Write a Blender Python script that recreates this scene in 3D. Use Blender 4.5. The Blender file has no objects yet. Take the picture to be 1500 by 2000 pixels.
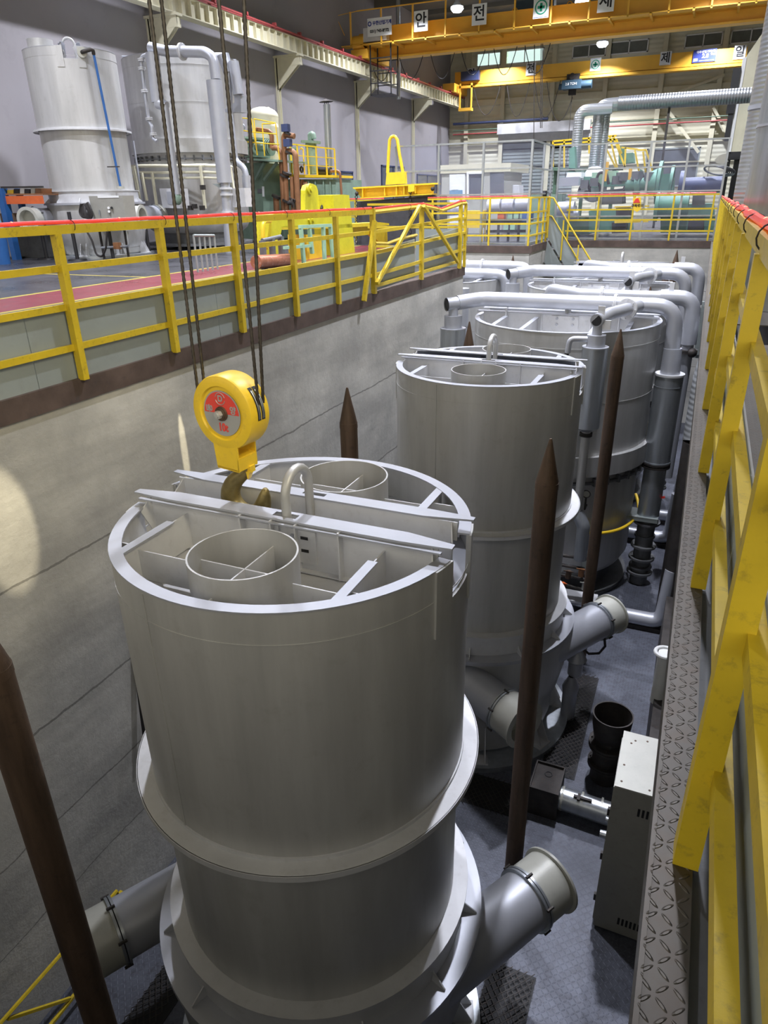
import bpy, bmesh, math, random
from mathutils import Vector, Matrix
random.seed(7)
PI = math.pi
SC = bpy.context.scene
COL = SC.collection

# ------------------------------------------------------------------ camera
H = 1.55
FPX, PIT, ROL, YAW = 1346.34, .42662, -.018220, .419836
CAMLOC = Vector((0, 0, H))
FW = Vector((-math.sin(YAW)*math.cos(PIT), math.cos(YAW)*math.cos(PIT), -math.sin(PIT)))
RT = Vector((math.cos(YAW), math.sin(YAW), 0)); UP = RT.cross(FW)
RT, UP = RT*math.cos(ROL)+UP*math.sin(ROL), -RT*math.sin(ROL)+UP*math.cos(ROL)
cd = bpy.data.cameras.new('camera'); cam = bpy.data.objects.new('camera', cd); COL.objects.link(cam)
cam.matrix_world = Matrix(((RT.x, UP.x, -FW.x, 0), (RT.y, UP.y, -FW.y, 0), (RT.z, UP.z, -FW.z, H), (0, 0, 0, 1)))
cd.sensor_fit = 'HORIZONTAL'; cd.sensor_width = 36; cd.lens = FPX*36/1500
cd.clip_start = .02; cd.clip_end = 300
SC.camera = cam

# ------------------------------------------------------------------ world, lights, exposure
w = bpy.data.worlds.new('world'); SC.world = w; w.use_nodes = True
w.node_tree.nodes['Background'].inputs[0].default_value = (1.0, .94, .80, 1)
w.node_tree.nodes['Background'].inputs[1].default_value = 1.25
SC.view_settings.view_transform = 'Standard'; SC.view_settings.look = 'None'
SC.view_settings.gamma = 1; SC.view_settings.use_curve_mapping = False
SC.view_settings.exposure = 0.15
LAMP_W = 900
LAMPS = [(x, y) for y in (12, 21, 30, 39, 48, 57) for x in (-16, -8.6, -1.2)]
LAMPZ = 11.6
def lampz(p): return {(-16, 48): 12.0, (-8.6, 57): 10.95}.get(tuple(p), LAMPZ)
for lx, ly in LAMPS:
    ld = bpy.data.lights.new('high_bay_light', 'AREA'); ld.shape = 'DISK'; ld.size = .55
    ld.energy = LAMP_W; ld.color = (.87, .89, 1.0); ld.spread = math.radians(130)
    lo = bpy.data.objects.new('high_bay_light', ld); lo.location = (lx, ly, lampz((lx, ly))-.42); COL.objects.link(lo)
# spot lamps added for sun on the pit wall: strip, patch, wide fill
def spot(loc, tgt, ang, e, sx=1, blend=.25, soft=.02):
    ld = bpy.data.lights.new('sun_and_fill_spot', 'SPOT'); ld.energy = e; ld.color = (1, .88, .62)
    ld.spot_size = math.radians(ang); ld.spot_blend = blend; ld.shadow_soft_size = soft
    lo = bpy.data.objects.new('sun_and_fill_spot', ld); lo.location = loc
    lo.rotation_euler = (Vector(tgt)-Vector(loc)).to_track_quat('-Z', 'Y').to_euler(); lo.scale = (sx, 1, 1); COL.objects.link(lo)

def at(u, v, x=None, y=None, z=None):
    """point on a plane of the room seen in the photo at u, v"""
    d = FW*FPX+RT*(u-750)-UP*(v-1000)
    if x is not None: t = x/d.x
    elif y is not None: t = y/d.y
    else: t = (z-H)/d.z
    return CAMLOC+d*t

spot((1.0, 3.2, 6.5), at(12, 1035, x=-5.4), 5.2, 5200, .75, .5)
spot((2.5, 2.0, 6.0), at(150, 930, x=-5.4), 34, 1500, 1.0, 1.0, 1.2)  # wide soft spot added to brighten the upper pit wall
spot((0.5, 6.0, 7.5), at(361, 885, x=-5.4), 3.2, 9000, .20, .2)

# ------------------------------------------------------------------ materials
def nmat(name):
    m = bpy.data.materials.new(name); m.use_nodes = True
    nt = m.node_tree; return m, nt, nt.nodes['Principled BSDF']
def lk(nt, a, b): nt.links.new(a, b)
def coord(nt, scale=(1, 1, 1), world=False):
    mp = nt.nodes.new('ShaderNodeMapping'); mp.inputs['Scale'].default_value = scale
    if world:
        g = nt.nodes.new('ShaderNodeNewGeometry'); lk(nt, g.outputs['Position'], mp.inputs['Vector'])
    else:
        t = nt.nodes.new('ShaderNodeTexCoord'); lk(nt, t.outputs['Object'], mp.inputs['Vector'])
    return mp.outputs['Vector']
def noise(nt, vec, sc, det=4, rough=.6):
    n = nt.nodes.new('ShaderNodeTexNoise'); n.inputs['Scale'].default_value = sc
    n.inputs['Detail'].default_value = det; n.inputs['Roughness'].default_value = rough
    lk(nt, vec, n.inputs['Vector']); return n.outputs['Fac']
def ramp(nt, fac, stops):
    r = nt.nodes.new('ShaderNodeValToRGB'); e = r.color_ramp.elements
    while len(e) < len(stops): e.new(.5)
    for i, (p, c) in enumerate(stops):
        e[i].position = p; e[i].color = (c[0], c[1], c[2], 1) if hasattr(c, '__len__') else (c, c, c, 1)
    lk(nt, fac, r.inputs['Fac']); return r.outputs['Color']
def mixc(nt, f, a, b, mode='MIX'):
    m = nt.nodes.new('ShaderNodeMix'); m.data_type = 'RGBA'; m.blend_type = mode
    if isinstance(f, (int, float)): m.inputs[0].default_value = f
    else: lk(nt, f, m.inputs[0])
    for s, v in ((6, a), (7, b)):
        if isinstance(v, tuple): m.inputs[s].default_value = (*v, 1)
        else: lk(nt, v, m.inputs[s])
    return m.outputs[2]
def math_(nt, op, a, b=None, c=None):
    m = nt.nodes.new('ShaderNodeMath'); m.operation = op
    for i, v in enumerate((a, b, c)):
        if v is None: continue
        if isinstance(v, (int, float)): m.inputs[i].default_value = v
        else: lk(nt, v, m.inputs[i])
    return m.outputs[0]
def bump(nt, bs, h, st=.2, dist=.01):
    b = nt.nodes.new('ShaderNodeBump'); b.inputs['Strength'].default_value = st; b.inputs['Distance'].default_value = dist
    lk(nt, h, b.inputs['Height']); lk(nt, b.outputs['Normal'], bs.inputs['Normal'])
def paint(name, col, rough=.5, metal=0., var=.12, dirt=None, dirtamt=.35, nsc=3., bs_=.05, streak=False, world=False):
    m, nt, bs = nmat(name)
    v = coord(nt, (1, 1, .12) if streak else (1, 1, 1), world)
    n = noise(nt, v, nsc*(2.2 if streak else 1), 6)
    a = tuple(max(0, c*(1-var)) for c in col); b = tuple(min(1, c*(1+var)) for c in col)
    c = ramp(nt, n, [(.3, a), (.7, b)])
    if dirt:
        v2 = coord(nt, (1, 1, 1), world); n2 = noise(nt, v2, nsc*3.3, 8, .7)
        f = ramp(nt, n2, [(.55, 0), (.75, dirtamt)])
        c = mixc(nt, f, c, dirt)
    lk(nt, c, bs.inputs['Base Color'])
    bs.inputs['Roughness'].default_value = rough; bs.inputs['Metallic'].default_value = metal
    if bs_:
        n3 = noise(nt, coord(nt, (1, 1, 1), world), 25, 4); bump(nt, bs, n3, bs_, .01)
    return m
M = {}
M['silver'] = paint('silver_paint', (.50, .50, .49), .45, .35, .16, (.33, .32, .29), .35, 1.3, .04, streak=True)
M['silver_b'] = paint('silver_paint_bright', (.44, .455, .50), .42, .4, .07, (.42, .41, .42), .2, 2., .03)
M['silver_flat'] = paint('silver_paint_flat', (.62, .625, .64), .5, .25, .08, (.40, .38, .36), .35, 3., .04)
M['cap'] = paint('ivory_paint', (.44, .44, .39), .35, .1, .06, (.28, .26, .22), .25, 3)
M['dull'] = paint('dull_lead_paint', (.16, .165, .17), .6, .4, .2, (.07, .06, .05), .5, 3)
M['galv'] = paint('galvanised', (.44, .47, .50), .33, .75, .12, None, 0, 5, .03, streak=True)
M['pitdark'] = paint('pit_bounce_dark', (.06, .06, .06), .8, 0, .2, None, 0, 2, 0)  # dark tone added on unseen pit walls to cut bounce light
M['black'] = paint('black_paint', (.018, .018, .02), .5, 0, .2, None, 0, 5, 0)
M['iron'] = paint('dark_iron', (.05, .045, .042), .6, .5, .3, (.11, .06, .035), .5, 5, .15)
M['rust'] = paint('rusty_steel', (.105, .068, .046), .6, .35, .40, (.045, .035, .03), .8, 4, .3, streak=True)
M['curb'] = paint('rusted_channel', (.11, .078, .065), .65, .3, .35, (.07, .06, .06), .9, 2.5, .2)
M['yellow'] = paint('yellow_paint', (.62, .45, .022), .42, 0, .10, (.16, .12, .03), .7, 5, .08)
M['yellow_c'] = paint('crane_yellow', (.86, .47, .05), .45, 0, .05, None, 0, 1, 0)
M['yellow_g'] = paint('machine_yellow', (.58, .52, .02), .45, 0, .08, (.25, .18, .03), .5, 3, .05)
M['yellow_b'] = paint('lifting_yellow', (.86, .58, .03), .4, 0, .06, (.45, .30, .08), .4, 6, .03)
M['grey'] = paint('grey_panel', (.29, .325, .315), .5, .1, .06, (.2, .21, .2), .3, 1.5, .04)
M['beige'] = paint('cabinet_beige', (.31, .305, .27), .45, 0, .05, (.12, .07, .05), .25, 6, .02)
M['cream'] = paint('cream_steel', (.60, .57, .42), .6, 0, .08, (.35, .3, .2), .3, 1, .0)
M['press_green'] = paint('press_green', (.12, .27, .20), .5, 0, .14, (.06, .12, .10), .5, 2, .05)
M['green'] = paint('machine_green', (.21, .30, .23), .5, 0, .14, (.09, .15, .12), .5, 2, .05)
M['green_l'] = paint('pale_green', (.33, .52, .36), .5, 0, .08, (.15, .25, .2), .4, 4, .03)
M['green_d'] = paint('deep_green', (.10, .17, .12), .5, 0, .15, None, 0, 3, .0)
M['brown'] = paint('brown_pipe_paint', (.25, .115, .05), .5, .1, .15, (.1, .05, .03), .4, 5, .03)
M['blue'] = paint('blue_paint', (.02, .10, .30), .45, 0, .1, None, 0, 5, 0)
M['navy'] = paint('navy_paint', (.04, .055, .13), .5, 0, .1, None, 0, 5, 0)
M['steelblue'] = paint('hoist_blue', (.035, .07, .10), .45, .1, .1, None, 0, 5, 0)
M['orange'] = paint('orange_paint', (.60, .12, .03), .5, 0, .1, None, 0, 5, 0)
M['white'] = paint('white_paint', (.78, .79, .78), .5, 0, .04, None, 0, 5, 0)
M['dark'] = paint('charcoal_block', (.045, .045, .05), .7, 0, .25, (.12, .12, .12), .25, 3, .05)
M['red'] = paint('red_paint', (.75, .05, .04), .45, 0, .05, None, 0, 5, 0)
M['crimson'] = paint('conductor_red', (.34, .06, .06), .5, 0, .1, None, 0, 5, 0)
M['ink'] = paint('black_ink', (.01, .01, .012), .6, 0, 0, None, 0, 5, 0)
M['ink_green'] = paint('green_ink', (.0, .30, .16), .6, 0, 0, None, 0, 5, 0)
M['ink_blue'] = paint('blue_ink', (.03, .05, .28), .6, 0, 0, None, 0, 5, 0)
M['rope'] = paint('wire_rope', (.085, .075, .065), .45, .7, .3, None, 0, 30, .1)
M['hook'] = paint('worn_hook_paint', (.23, .18, .07), .4, .5, .3, (.10, .08, .05), .8, 8, .15)
M['hose'] = paint('hose_rubber', (.025, .022, .022), .5, 0, .2, None, 0, 8, 0)
M['copper'] = paint('copper_wrap', (.50, .20, .12), .35, .6, .2, (.8, .75, .7), .6, 4, 0)
M['wrap'] = paint('plastic_wrap', (.50, .50, .56), .25, .1, .25, None, 0, 6, .3)
M['blue_l'] = paint('pale_blue', (.16, .30, .44), .5, 0, .08, None, 0, 5, 0)
M['label_grey'] = paint('label_grey', (.42, .42, .41), .4, .2, .03, None, 0, 5, 0)
M['label_red'] = paint('label_red', (.78, .07, .05), .4, 0, .03, None, 0, 5, 0)
M['wall_l'] = paint('hall_wall_grey', (.31, .295, .31), .85, 0, .06, (.22, .21, .22), .5, .25, .1, world=True)
M['roof'] = paint('roof_sheet', (.16, .15, .12), .9, 0, .1, None, 0, 1, 0, world=True)
M['ridge'] = M['galv']

def mat_plate(name, col, cell, rough, metal, st, dirt):
    m, nt, bs = nmat(name)
    v = coord(nt, (1/cell, 1/cell, 1/cell), True)
    sp = nt.nodes.new('ShaderNodeSeparateXYZ'); lk(nt, v, sp.inputs[0])
    fx, fy = [math_(nt, 'FLOOR', sp.outputs[i]) for i in (0, 1)]
    lx, ly = [math_(nt, 'SUBTRACT', math_(nt, 'FRACT', sp.outputs[i]), .5) for i in (0, 1)]
    par = math_(nt, 'MODULO', math_(nt, 'ABSOLUTE', math_(nt, 'ADD', fx, fy)), 2)
    a = math_(nt, 'ADD', lx, ly); b = math_(nt, 'SUBTRACT', lx, ly)
    def mx(p, q): return math_(nt, 'ADD', math_(nt, 'MULTIPLY', p, par), math_(nt, 'MULTIPLY', q, math_(nt, 'SUBTRACT', 1, par)))
    A = math_(nt, 'DIVIDE', mx(a, b), .74); B = math_(nt, 'DIVIDE', mx(b, a), .20)
    r = math_(nt, 'SQRT', math_(nt, 'ADD', math_(nt, 'MULTIPLY', A, A), math_(nt, 'MULTIPLY', B, B)))
    h = math_(nt, 'MULTIPLY', math_(nt, 'SUBTRACT', 1, r), 2.2); h = math_(nt, 'MINIMUM', math_(nt, 'MAXIMUM', h, 0), 1)
    n = noise(nt, coord(nt, (1, 1, 1), True), 1.3, 6)
    c = ramp(nt, n, [(.3, tuple(x*.75 for x in col)), (.7, tuple(x*1.25 for x in col))])
    n2 = noise(nt, coord(nt, (1, 1, 1), True), 14, 6)
    c = mixc(nt, ramp(nt, n2, [(.45, 0), (.7, .7)]), c, dirt)
    c = mixc(nt, math_(nt, 'MULTIPLY', h, .35), c, tuple(min(1, x*1.6) for x in col))
    lk(nt, c, bs.inputs['Base Color']); bs.inputs['Roughness'].default_value = rough; bs.inputs['Metallic'].default_value = metal
    bump(nt, bs, h, st, cell*.12); return m
M['plate'] = mat_plate('tread_plate', (.10, .092, .082), .034, .45, .55, .8, (.10, .08, .065))
M['pitfloor'] = mat_plate('pit_floor_plate', (.10, .108, .135), .05, .5, .35, .35, (.05, .05, .06))

def mat_concrete():
    m, nt, bs = nmat('pit_concrete')
    v = coord(nt, (1, 1, 1), True); v2 = coord(nt, (.25, .25, 1.6), True); v3 = coord(nt, (2.2, 2.2, .35), True)
    n1 = noise(nt, v, .9, 8, .62); n2 = noise(nt, v2, 1.2, 6, .6); n3 = noise(nt, v3, 1.5, 4)
    c = ramp(nt, n1, [(.28, (.34, .335, .31)), (.5, (.47, .46, .42)), (.72, (.62, .605, .55))])
    c = mixc(nt, ramp(nt, n2, [(.42, 0), (.62, .5)]), c, (.24, .235, .22))
    c = mixc(nt, ramp(nt, n3, [(.55, 0), (.75, .35)]), c, (.48, .47, .43))
    # form joints at two heights, wavy
    sp = nt.nodes.new('ShaderNodeSeparateXYZ'); g = nt.nodes.new('ShaderNodeNewGeometry'); lk(nt, g.outputs['Position'], sp.inputs[0])
    wob = noise(nt, coord(nt, (1, 1, 1), True), 2.5, 5)
    zz = math_(nt, 'ADD', sp.outputs[2], math_(nt, 'MULTIPLY', wob, .10))
    ln = None
    for z0, wd in ((-1.62, .012), (-3.2, .014), (-4.35, .010), (-5.3, .008)):
        d = math_(nt, 'LESS_THAN', math_(nt, 'ABSOLUTE', math_(nt, 'SUBTRACT', zz, z0)), wd)
        ln = d if ln is None else math_(nt, 'MAXIMUM', ln, d)
    c = mixc(nt, math_(nt, 'MULTIPLY', ln, .65), c, (.10, .095, .085))
    lk(nt, c, bs.inputs['Base Color']); bs.inputs['Roughness'].default_value = .75
    nb = noise(nt, v, 9, 8, .7); bump(nt, bs, math_(nt, 'SUBTRACT', nb, math_(nt, 'MULTIPLY', ln, .5)), .35, .03)
    return m
M['concrete'] = mat_concrete()

def mat_floor():
    m, nt, bs = nmat('hall_floor_paint')
    g = nt.nodes.new('ShaderNodeNewGeometry'); sp = nt.nodes.new('ShaderNodeSeparateXYZ'); lk(nt, g.outputs['Position'], sp.inputs[0])
    X, Y = sp.outputs[0], sp.outputs[1]
    def band(s, a, b): return math_(nt, 'MULTIPLY', math_(nt, 'GREATER_THAN', s, a), math_(nt, 'LESS_THAN', s, b))
    n = noise(nt, coord(nt, (1, 1, 1), True), .8, 6)
    c = ramp(nt, n, [(.3, (.030, .030, .034)), (.7, (.055, .055, .062))])
    near = math_(nt, 'LESS_THAN', Y, 24.5)
    red = math_(nt, 'MULTIPLY', band(X, -11.6, -10.15), near)
    n2 = noise(nt, coord(nt, (1, 1, 1), True), 6, 5)
    c = mixc(nt, math_(nt, 'MULTIPLY', red, ramp(nt, n2, [(.2, .55), (.6, 1)])), c, (.20, .026, .036))
    yl = math_(nt, 'ADD', band(X, -11.75, -11.62), band(X, -10.15, -10.03))
    yl = math_(nt, 'MULTIPLY', yl, near)
    yl2 = math_(nt, 'MULTIPLY', band(Y, 13.0, 13.1), band(X, -16.5, -11.7))
    c = mixc(nt, math_(nt, 'MAXIMUM', yl, yl2), c, (.42, .33, .05))
    lk(nt, c, bs.inputs['Base Color'])
    lk(nt, ramp(nt, n, [(.3, .22), (.7, .42)]), bs.inputs['Roughness'])
    return m
M['floor'] = mat_floor()

def mat_siding():
    m, nt, bs = nmat('cream_siding')
    g = nt.nodes.new('ShaderNodeNewGeometry'); sp = nt.nodes.new('ShaderNodeSeparateXYZ'); lk(nt, g.outputs['Position'], sp.inputs[0])
    s = math_(nt, 'SINE', math_(nt, 'MULTIPLY', sp.outputs[2], 21))
    n = noise(nt, coord(nt, (1, 1, 3), True), .5, 5)
    c = ramp(nt, n, [(.3, (.58, .56, .42)), (.7, (.74, .72, .57))])
    lk(nt, c, bs.inputs['Base Color']); bs.inputs['Roughness'].default_value = .7
    bump(nt, bs, s, .3, .03); return m
M['siding'] = mat_siding()

def mat_rib(name, col, freq, rough, axis=2):
    m, nt, bs = nmat(name)
    t = nt.nodes.new('ShaderNodeTexCoord'); sp = nt.nodes.new('ShaderNodeSeparateXYZ'); lk(nt, t.outputs['Object'], sp.inputs[0])
    s = math_(nt, 'SINE', math_(nt, 'MULTIPLY', sp.outputs[axis], freq))
    bs.inputs['Base Color'].default_value = (*col, 1); bs.inputs['Roughness'].default_value = rough; bs.inputs['Metallic'].default_value = .75
    bump(nt, bs, s, .35, .012); return m
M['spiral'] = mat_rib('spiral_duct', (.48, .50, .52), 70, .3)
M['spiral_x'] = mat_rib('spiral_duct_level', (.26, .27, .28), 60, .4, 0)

def mat_emit(name, col, e):
    m, nt, bs = nmat(name); bs.inputs['Base Color'].default_value = (*col, 1)
    bs.inputs['Emission Color'].default_value = (*col, 1); bs.inputs['Emission Strength'].default_value = e; return m
M['lamp'] = mat_emit('lamp_glass', (.85, .92, 1), 14)
M['led'] = mat_emit('red_led', (1, .12, .06), 7)
M['pane_lit'] = mat_emit('lit_window_pane', (.55, .72, .68), 1.1)
def mat_tube():
    m, nt, bs = nmat('red_rope_tube'); bs.inputs['Base Color'].default_value = (.80, .07, .07, 1)
    bs.inputs['Roughness'].default_value = .35; bs.inputs['Transmission Weight'].default_value = .1
    bs.inputs['Emission Color'].default_value = (1, .05, .03, 1); bs.inputs['Emission Strength'].default_value = .22
    return m
M['tube'] = mat_tube()
def mat_film(name, tint, a, rough=.12):
    m = bpy.data.materials.new(name); m.use_nodes = True; nt = m.node_tree; nt.nodes.clear()
    o = nt.nodes.new('ShaderNodeOutputMaterial'); t = nt.nodes.new('ShaderNodeBsdfTransparent'); p = nt.nodes.new('ShaderNodeBsdfPrincipled')
    mx = nt.nodes.new('ShaderNodeMixShader')
    p.inputs['Base Color'].default_value = (*tint, 1); p.inputs['Roughness'].default_value = rough
    t.inputs[0].default_value = (.97, .98, 1, 1)
    n = noise(nt, coord(nt, (1, 1, 1), True), 1.2, 5); lk(nt, ramp(nt, n, [(.3, a*.6), (.7, a*1.4)]), mx.inputs[0])
    lk(nt, t.outputs[0], mx.inputs[1]); lk(nt, p.outputs[0], mx.inputs[2]); lk(nt, mx.outputs[0], o.inputs[0]); return m
M['film'] = mat_film('clear_screen', (.42, .43, .55), .075)
M['glass_d'] = paint('dark_window_glass', (.10, .11, .13), .1, 0, .2, None, 0, 2, 0)
M['glass_w'] = paint('dull_window_glass', (.16, .17, .15), .15, 0, .2, None, 0, 1, 0)

# ------------------------------------------------------------------ mesh helpers
def V3(*a): return Vector(a if len(a) == 3 else a[0])
OFF = {}
class MB:
    def __init__(s): s.bm = bmesh.new()
    def box(s, x0, x1, y0, y1, z0, z1, bev=0):
        vs = [s.bm.verts.new((x, y, z)) for x in (x0, x1) for y in (y0, y1) for z in (z0, z1)]
        for f in ((0, 1, 3, 2), (4, 6, 7, 5), (0, 4, 5, 1), (2, 3, 7, 6), (0, 2, 6, 4), (1, 5, 7, 3)):
            s.bm.faces.new([vs[i] for i in f])
        return s
    def cbox(s, c, d, rz=0):
        cx, cy, cz = c; hx, hy, hz = d[0]/2, d[1]/2, d[2]/2; ca, sa = math.cos(rz), math.sin(rz)
        vs = []
        for x in (-hx, hx):
            for y in (-hy, hy):
                for z in (-hz, hz): vs.append(s.bm.verts.new((cx+x*ca-y*sa, cy+x*sa+y*ca, cz+z)))
        for f in ((0, 1, 3, 2), (4, 6, 7, 5), (0, 4, 5, 1), (2, 3, 7, 6), (0, 2, 6, 4), (1, 5, 7, 3)):
            s.bm.faces.new([vs[i] for i in f])
        return s
    def frame(s, p, q, up=None):
        d = (q-p).normalized(); u = Vector(up) if up else (Vector((0, 0, 1)) if abs(d.z) < .9 else Vector((0, 1, 0)))
        a = d.cross(u).normalized(); b = a.cross(d).normalized(); return a, b
    def bar(s, p, q, w, h=None, up=None):
        p, q = Vector(p), Vector(q); h = w if h is None else h; a, b = s.frame(p, q, up)
        c = []
        for o in (p, q): c.append([s.bm.verts.new(o+a*i*w/2+b*j*h/2) for i, j in ((-1, -1), (1, -1), (1, 1), (-1, 1))])
        for i in range(4): s.bm.faces.new((c[0][i], c[0][(i+1) % 4], c[1][(i+1) % 4], c[1][i]))
        s.bm.faces.new(c[0][::-1]); s.bm.faces.new(c[1]); return s
    def ring(s, c, a, b, r, n): return [s.bm.verts.new(c+a*math.cos(2*PI*i/n)*r+b*math.sin(2*PI*i/n)*r) for i in range(n)]
    def skin(s, R, close=False, c0=True, c1=True):
        n = len(R[0])
        for k in range(len(R)-1+(1 if close else 0)):
            A, B = R[k], R[(k+1) % len(R)]
            for i in range(n): s.bm.faces.new((A[i], A[(i+1) % n], B[(i+1) % n], B[i]))
        if not close:
            if c0: s.bm.faces.new(R[0][::-1])
            if c1: s.bm.faces.new(R[-1])
        return s
    def cyl(s, p, q, r0, r1=None, n=24, c0=True, c1=True):
        p, q = Vector(p), Vector(q); r1 = r0 if r1 is None else r1; a, b = s.frame(p, q)
        return s.skin([s.ring(p, a, b, r0, n), s.ring(q, a, b, max(r1, 1e-4), n)], False, c0, c1)
    def tube(s, pts, r, n=12, caps=True, bend=0, rr=None):
        """swept tube; bend>0 rounds the inner corners with that radius"""
        pts = [Vector(p) for p in pts]
        if bend:
            o = [pts[0]]
            for i in range(1, len(pts)-1):
                a, b, c = pts[i-1], pts[i], pts[i+1]; d0 = (a-b); d1 = (c-b)
                if d0.length < 1e-6 or d1.length < 1e-6: continue
                ang = d0.angle(d1)
                if ang > 3.1: o.append(b); continue
                t = min(bend/math.tan(ang/2), d0.length*.48, d1.length*.48)
                A, B = b+d0.normalized()*t, b+d1.normalized()*t
                for k in range(7):
                    u = k/6; o.append(A*(1-u)**2+b*2*u*(1-u)+B*u*u)
            o.append(pts[-1]); pts = o
        R = []; a = None
        for i, p in enumerate(pts):
            d = (pts[min(i+1, len(pts)-1)]-pts[max(i-1, 0)]).normalized()
            if a is None:
                u = Vector((0, 0, 1)) if abs(d.z) < .9 else Vector((0, 1, 0)); a = d.cross(u).normalized()
            else: a = (a-d*a.dot(d)).normalized()
            b = a.cross(d)
            R.append(s.ring(p, a, b, rr[i] if rr else r, n))
        return s.skin(R, False, caps, caps)
    def lathe(s, prof, n=64, c=(0, 0, 0), a0=0, a1=2*PI, close=False):
        """prof = (radius, z) pairs; open or closed profile turned about a vertical axis"""
        full = abs(a1-a0-2*PI) < 1e-6; m = n if full else n+1; R = []
        for i in range(m):
            t = a0+(a1-a0)*i/n; R.append([s.bm.verts.new((c[0]+r*math.cos(t), c[1]+r*math.sin(t), c[2]+z)) for r, z in prof])
        k = len(prof)
        for i in range(n):
            A, B = R[i], R[(i+1) % m]
            for j in range(k if close else k-1):
                s.bm.faces.new((A[j], B[j], B[(j+1) % k], A[(j+1) % k]))
        if close and not full: s.bm.faces.new(R[0]); s.bm.faces.new(R[-1][::-1])
        return s
    def annulus(s, r0, r1, z0, z1, n=64, c=(0, 0, 0), a0=0, a1=2*PI): return s.lathe([(r0, z0), (r1, z0), (r1, z1), (r0, z1)], n, c, a0, a1, True)
    def prism(s, poly, d):
        """flat polygon (3d points) pushed along d"""
        d = Vector(d); A = [s.bm.verts.new(Vector(p)) for p in poly]; B = [s.bm.verts.new(Vector(p)+d) for p in poly]
        n = len(A)
        for i in range(n): s.bm.faces.new((A[i], A[(i+1) % n], B[(i+1) % n], B[i]))
        s.bm.faces.new(A[::-1]); s.bm.faces.new(B); return s
    def ball(s, c, r, n=12, sc=(1, 1, 1)):
        prof = [(max(1e-4, r*math.sin(PI*i/n)), -r*math.cos(PI*i/n)) for i in range(n+1)]
        k = len(s.bm.verts); s.lathe(prof, n*2); s.bm.verts.ensure_lookup_table()
        for v in s.bm.verts[k:]: v.co = Vector((v.co.x*sc[0]+c[0], v.co.y*sc[1]+c[1], v.co.z*sc[2]+c[2]))
        return s
    def torus(s, c, R, r, ax=(0, 0, 1), n=24, m=8):
        ax = Vector(ax).normalized(); u = Vector((0, 0, 1)) if abs(ax.z) < .9 else Vector((1, 0, 0))
        a = ax.cross(u).normalized(); b = ax.cross(a); L = []
        for i in range(n):
            t = 2*PI*i/n; d = a*math.cos(t)+b*math.sin(t)
            L.append([s.bm.verts.new(Vector(c)+d*(R+r*math.cos(2*PI*j/m))+ax*r*math.sin(2*PI*j/m)) for j in range(m)])
        return s.skin(L, True)
    def build(s, name, m, parent=None, world=True, smooth=True, ang=38):
        bmesh.ops.recalc_face_normals(s.bm, faces=s.bm.faces)
        me = bpy.data.meshes.new(name)
        if parent is not None and world:
            o = OFF.get(parent.name, Vector((0, 0, 0)))
            if o.length > 0: bmesh.ops.translate(s.bm, verts=s.bm.verts, vec=-o)
        s.bm.to_mesh(me); s.bm.free()
        me.materials.append(M[m] if isinstance(m, str) else m)
        if smooth:
            me.polygons.foreach_set('use_smooth', [True]*len(me.polygons)); me.set_sharp_from_angle(angle=math.radians(ang))
        ob = bpy.data.objects.new(name, me); COL.objects.link(ob)
        if parent is not None:
            ob.parent = parent; OFF[ob.name] = OFF.get(parent.name, Vector((0, 0, 0))).copy() if world else Vector((0, 0, 0))
        return ob
def thing(name, label, cat, loc=(0, 0, 0), group=None, rz=0):
    o = bpy.data.objects.new(name, None); COL.objects.link(o); o.location = loc; o.rotation_euler = (0, 0, rz)
    o.empty_display_size = .1
    o['label'] = label; o['category'] = cat
    if group: o['group'] = group
    OFF[o.name] = Vector(loc); return o
def tag(o, label, cat, group=None, kind=None):
    o['label'] = label; o['category'] = cat
    if group: o['group'] = group
    if kind: o['kind'] = kind
    return o
def struct(o): o['kind'] = 'structure'; return o
def part(parent, name, m, fn, world=True, **k):
    b = MB(); fn(b); return b.build(name, m, parent, world, **k)
def parts(parent, name, m, fns, **k):
    for f in fns: part(parent, name, m, f, **k)
def dup(o, parent=None):
    c = o.copy(); COL.objects.link(c)
    if parent is not None: c.parent = parent
    for ch in o.children: dup(ch, c)
    return c
def place(src, loc, label, group=None, rz=0, scale=None):
    c = dup(src); c.location = loc; c.rotation_euler = (0, 0, rz); c['label'] = label
    if scale: c.scale = scale
    if group: c['group'] = group
    return c
def pz(pts, depth, x=None, y=None):
    """polygon outlined on a wall-parallel plane of the room, given its real thickness"""
    P = [at(u, v, x=x, y=y) for u, v in pts]
    return P, ((-depth, 0, 0) if x is not None else (0, depth, 0))
def text(body, size, loc, right, up, m, parent, name='lettering', depth=.002, align='CENTER', sx=1, bold=0):
    c = bpy.data.curves.new(name, 'FONT'); c.body = body; c.size = size; c.align_x = align; c.align_y = 'CENTER'; c.extrude = depth
    c.offset = bold
    o = bpy.data.objects.new(name, c); COL.objects.link(o); bpy.context.view_layer.update()
    me = bpy.data.meshes.new_from_object(o.evaluated_get(bpy.context.evaluated_depsgraph_get()))
    bpy.data.objects.remove(o); bpy.data.curves.remove(c)
    r, u = Vector(right).normalized(), Vector(up).normalized(); n = r.cross(u)
    off = Vector(loc)-OFF.get(parent.name, Vector((0, 0, 0)))
    for v in me.vertices: v.co = off+r*v.co.x*sx+u*v.co.y+n*v.co.z
    me.materials.clear(); me.materials.append(M[m])
    ob = bpy.data.objects.new(name, me); COL.objects.link(ob); ob.parent = parent; return ob

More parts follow.
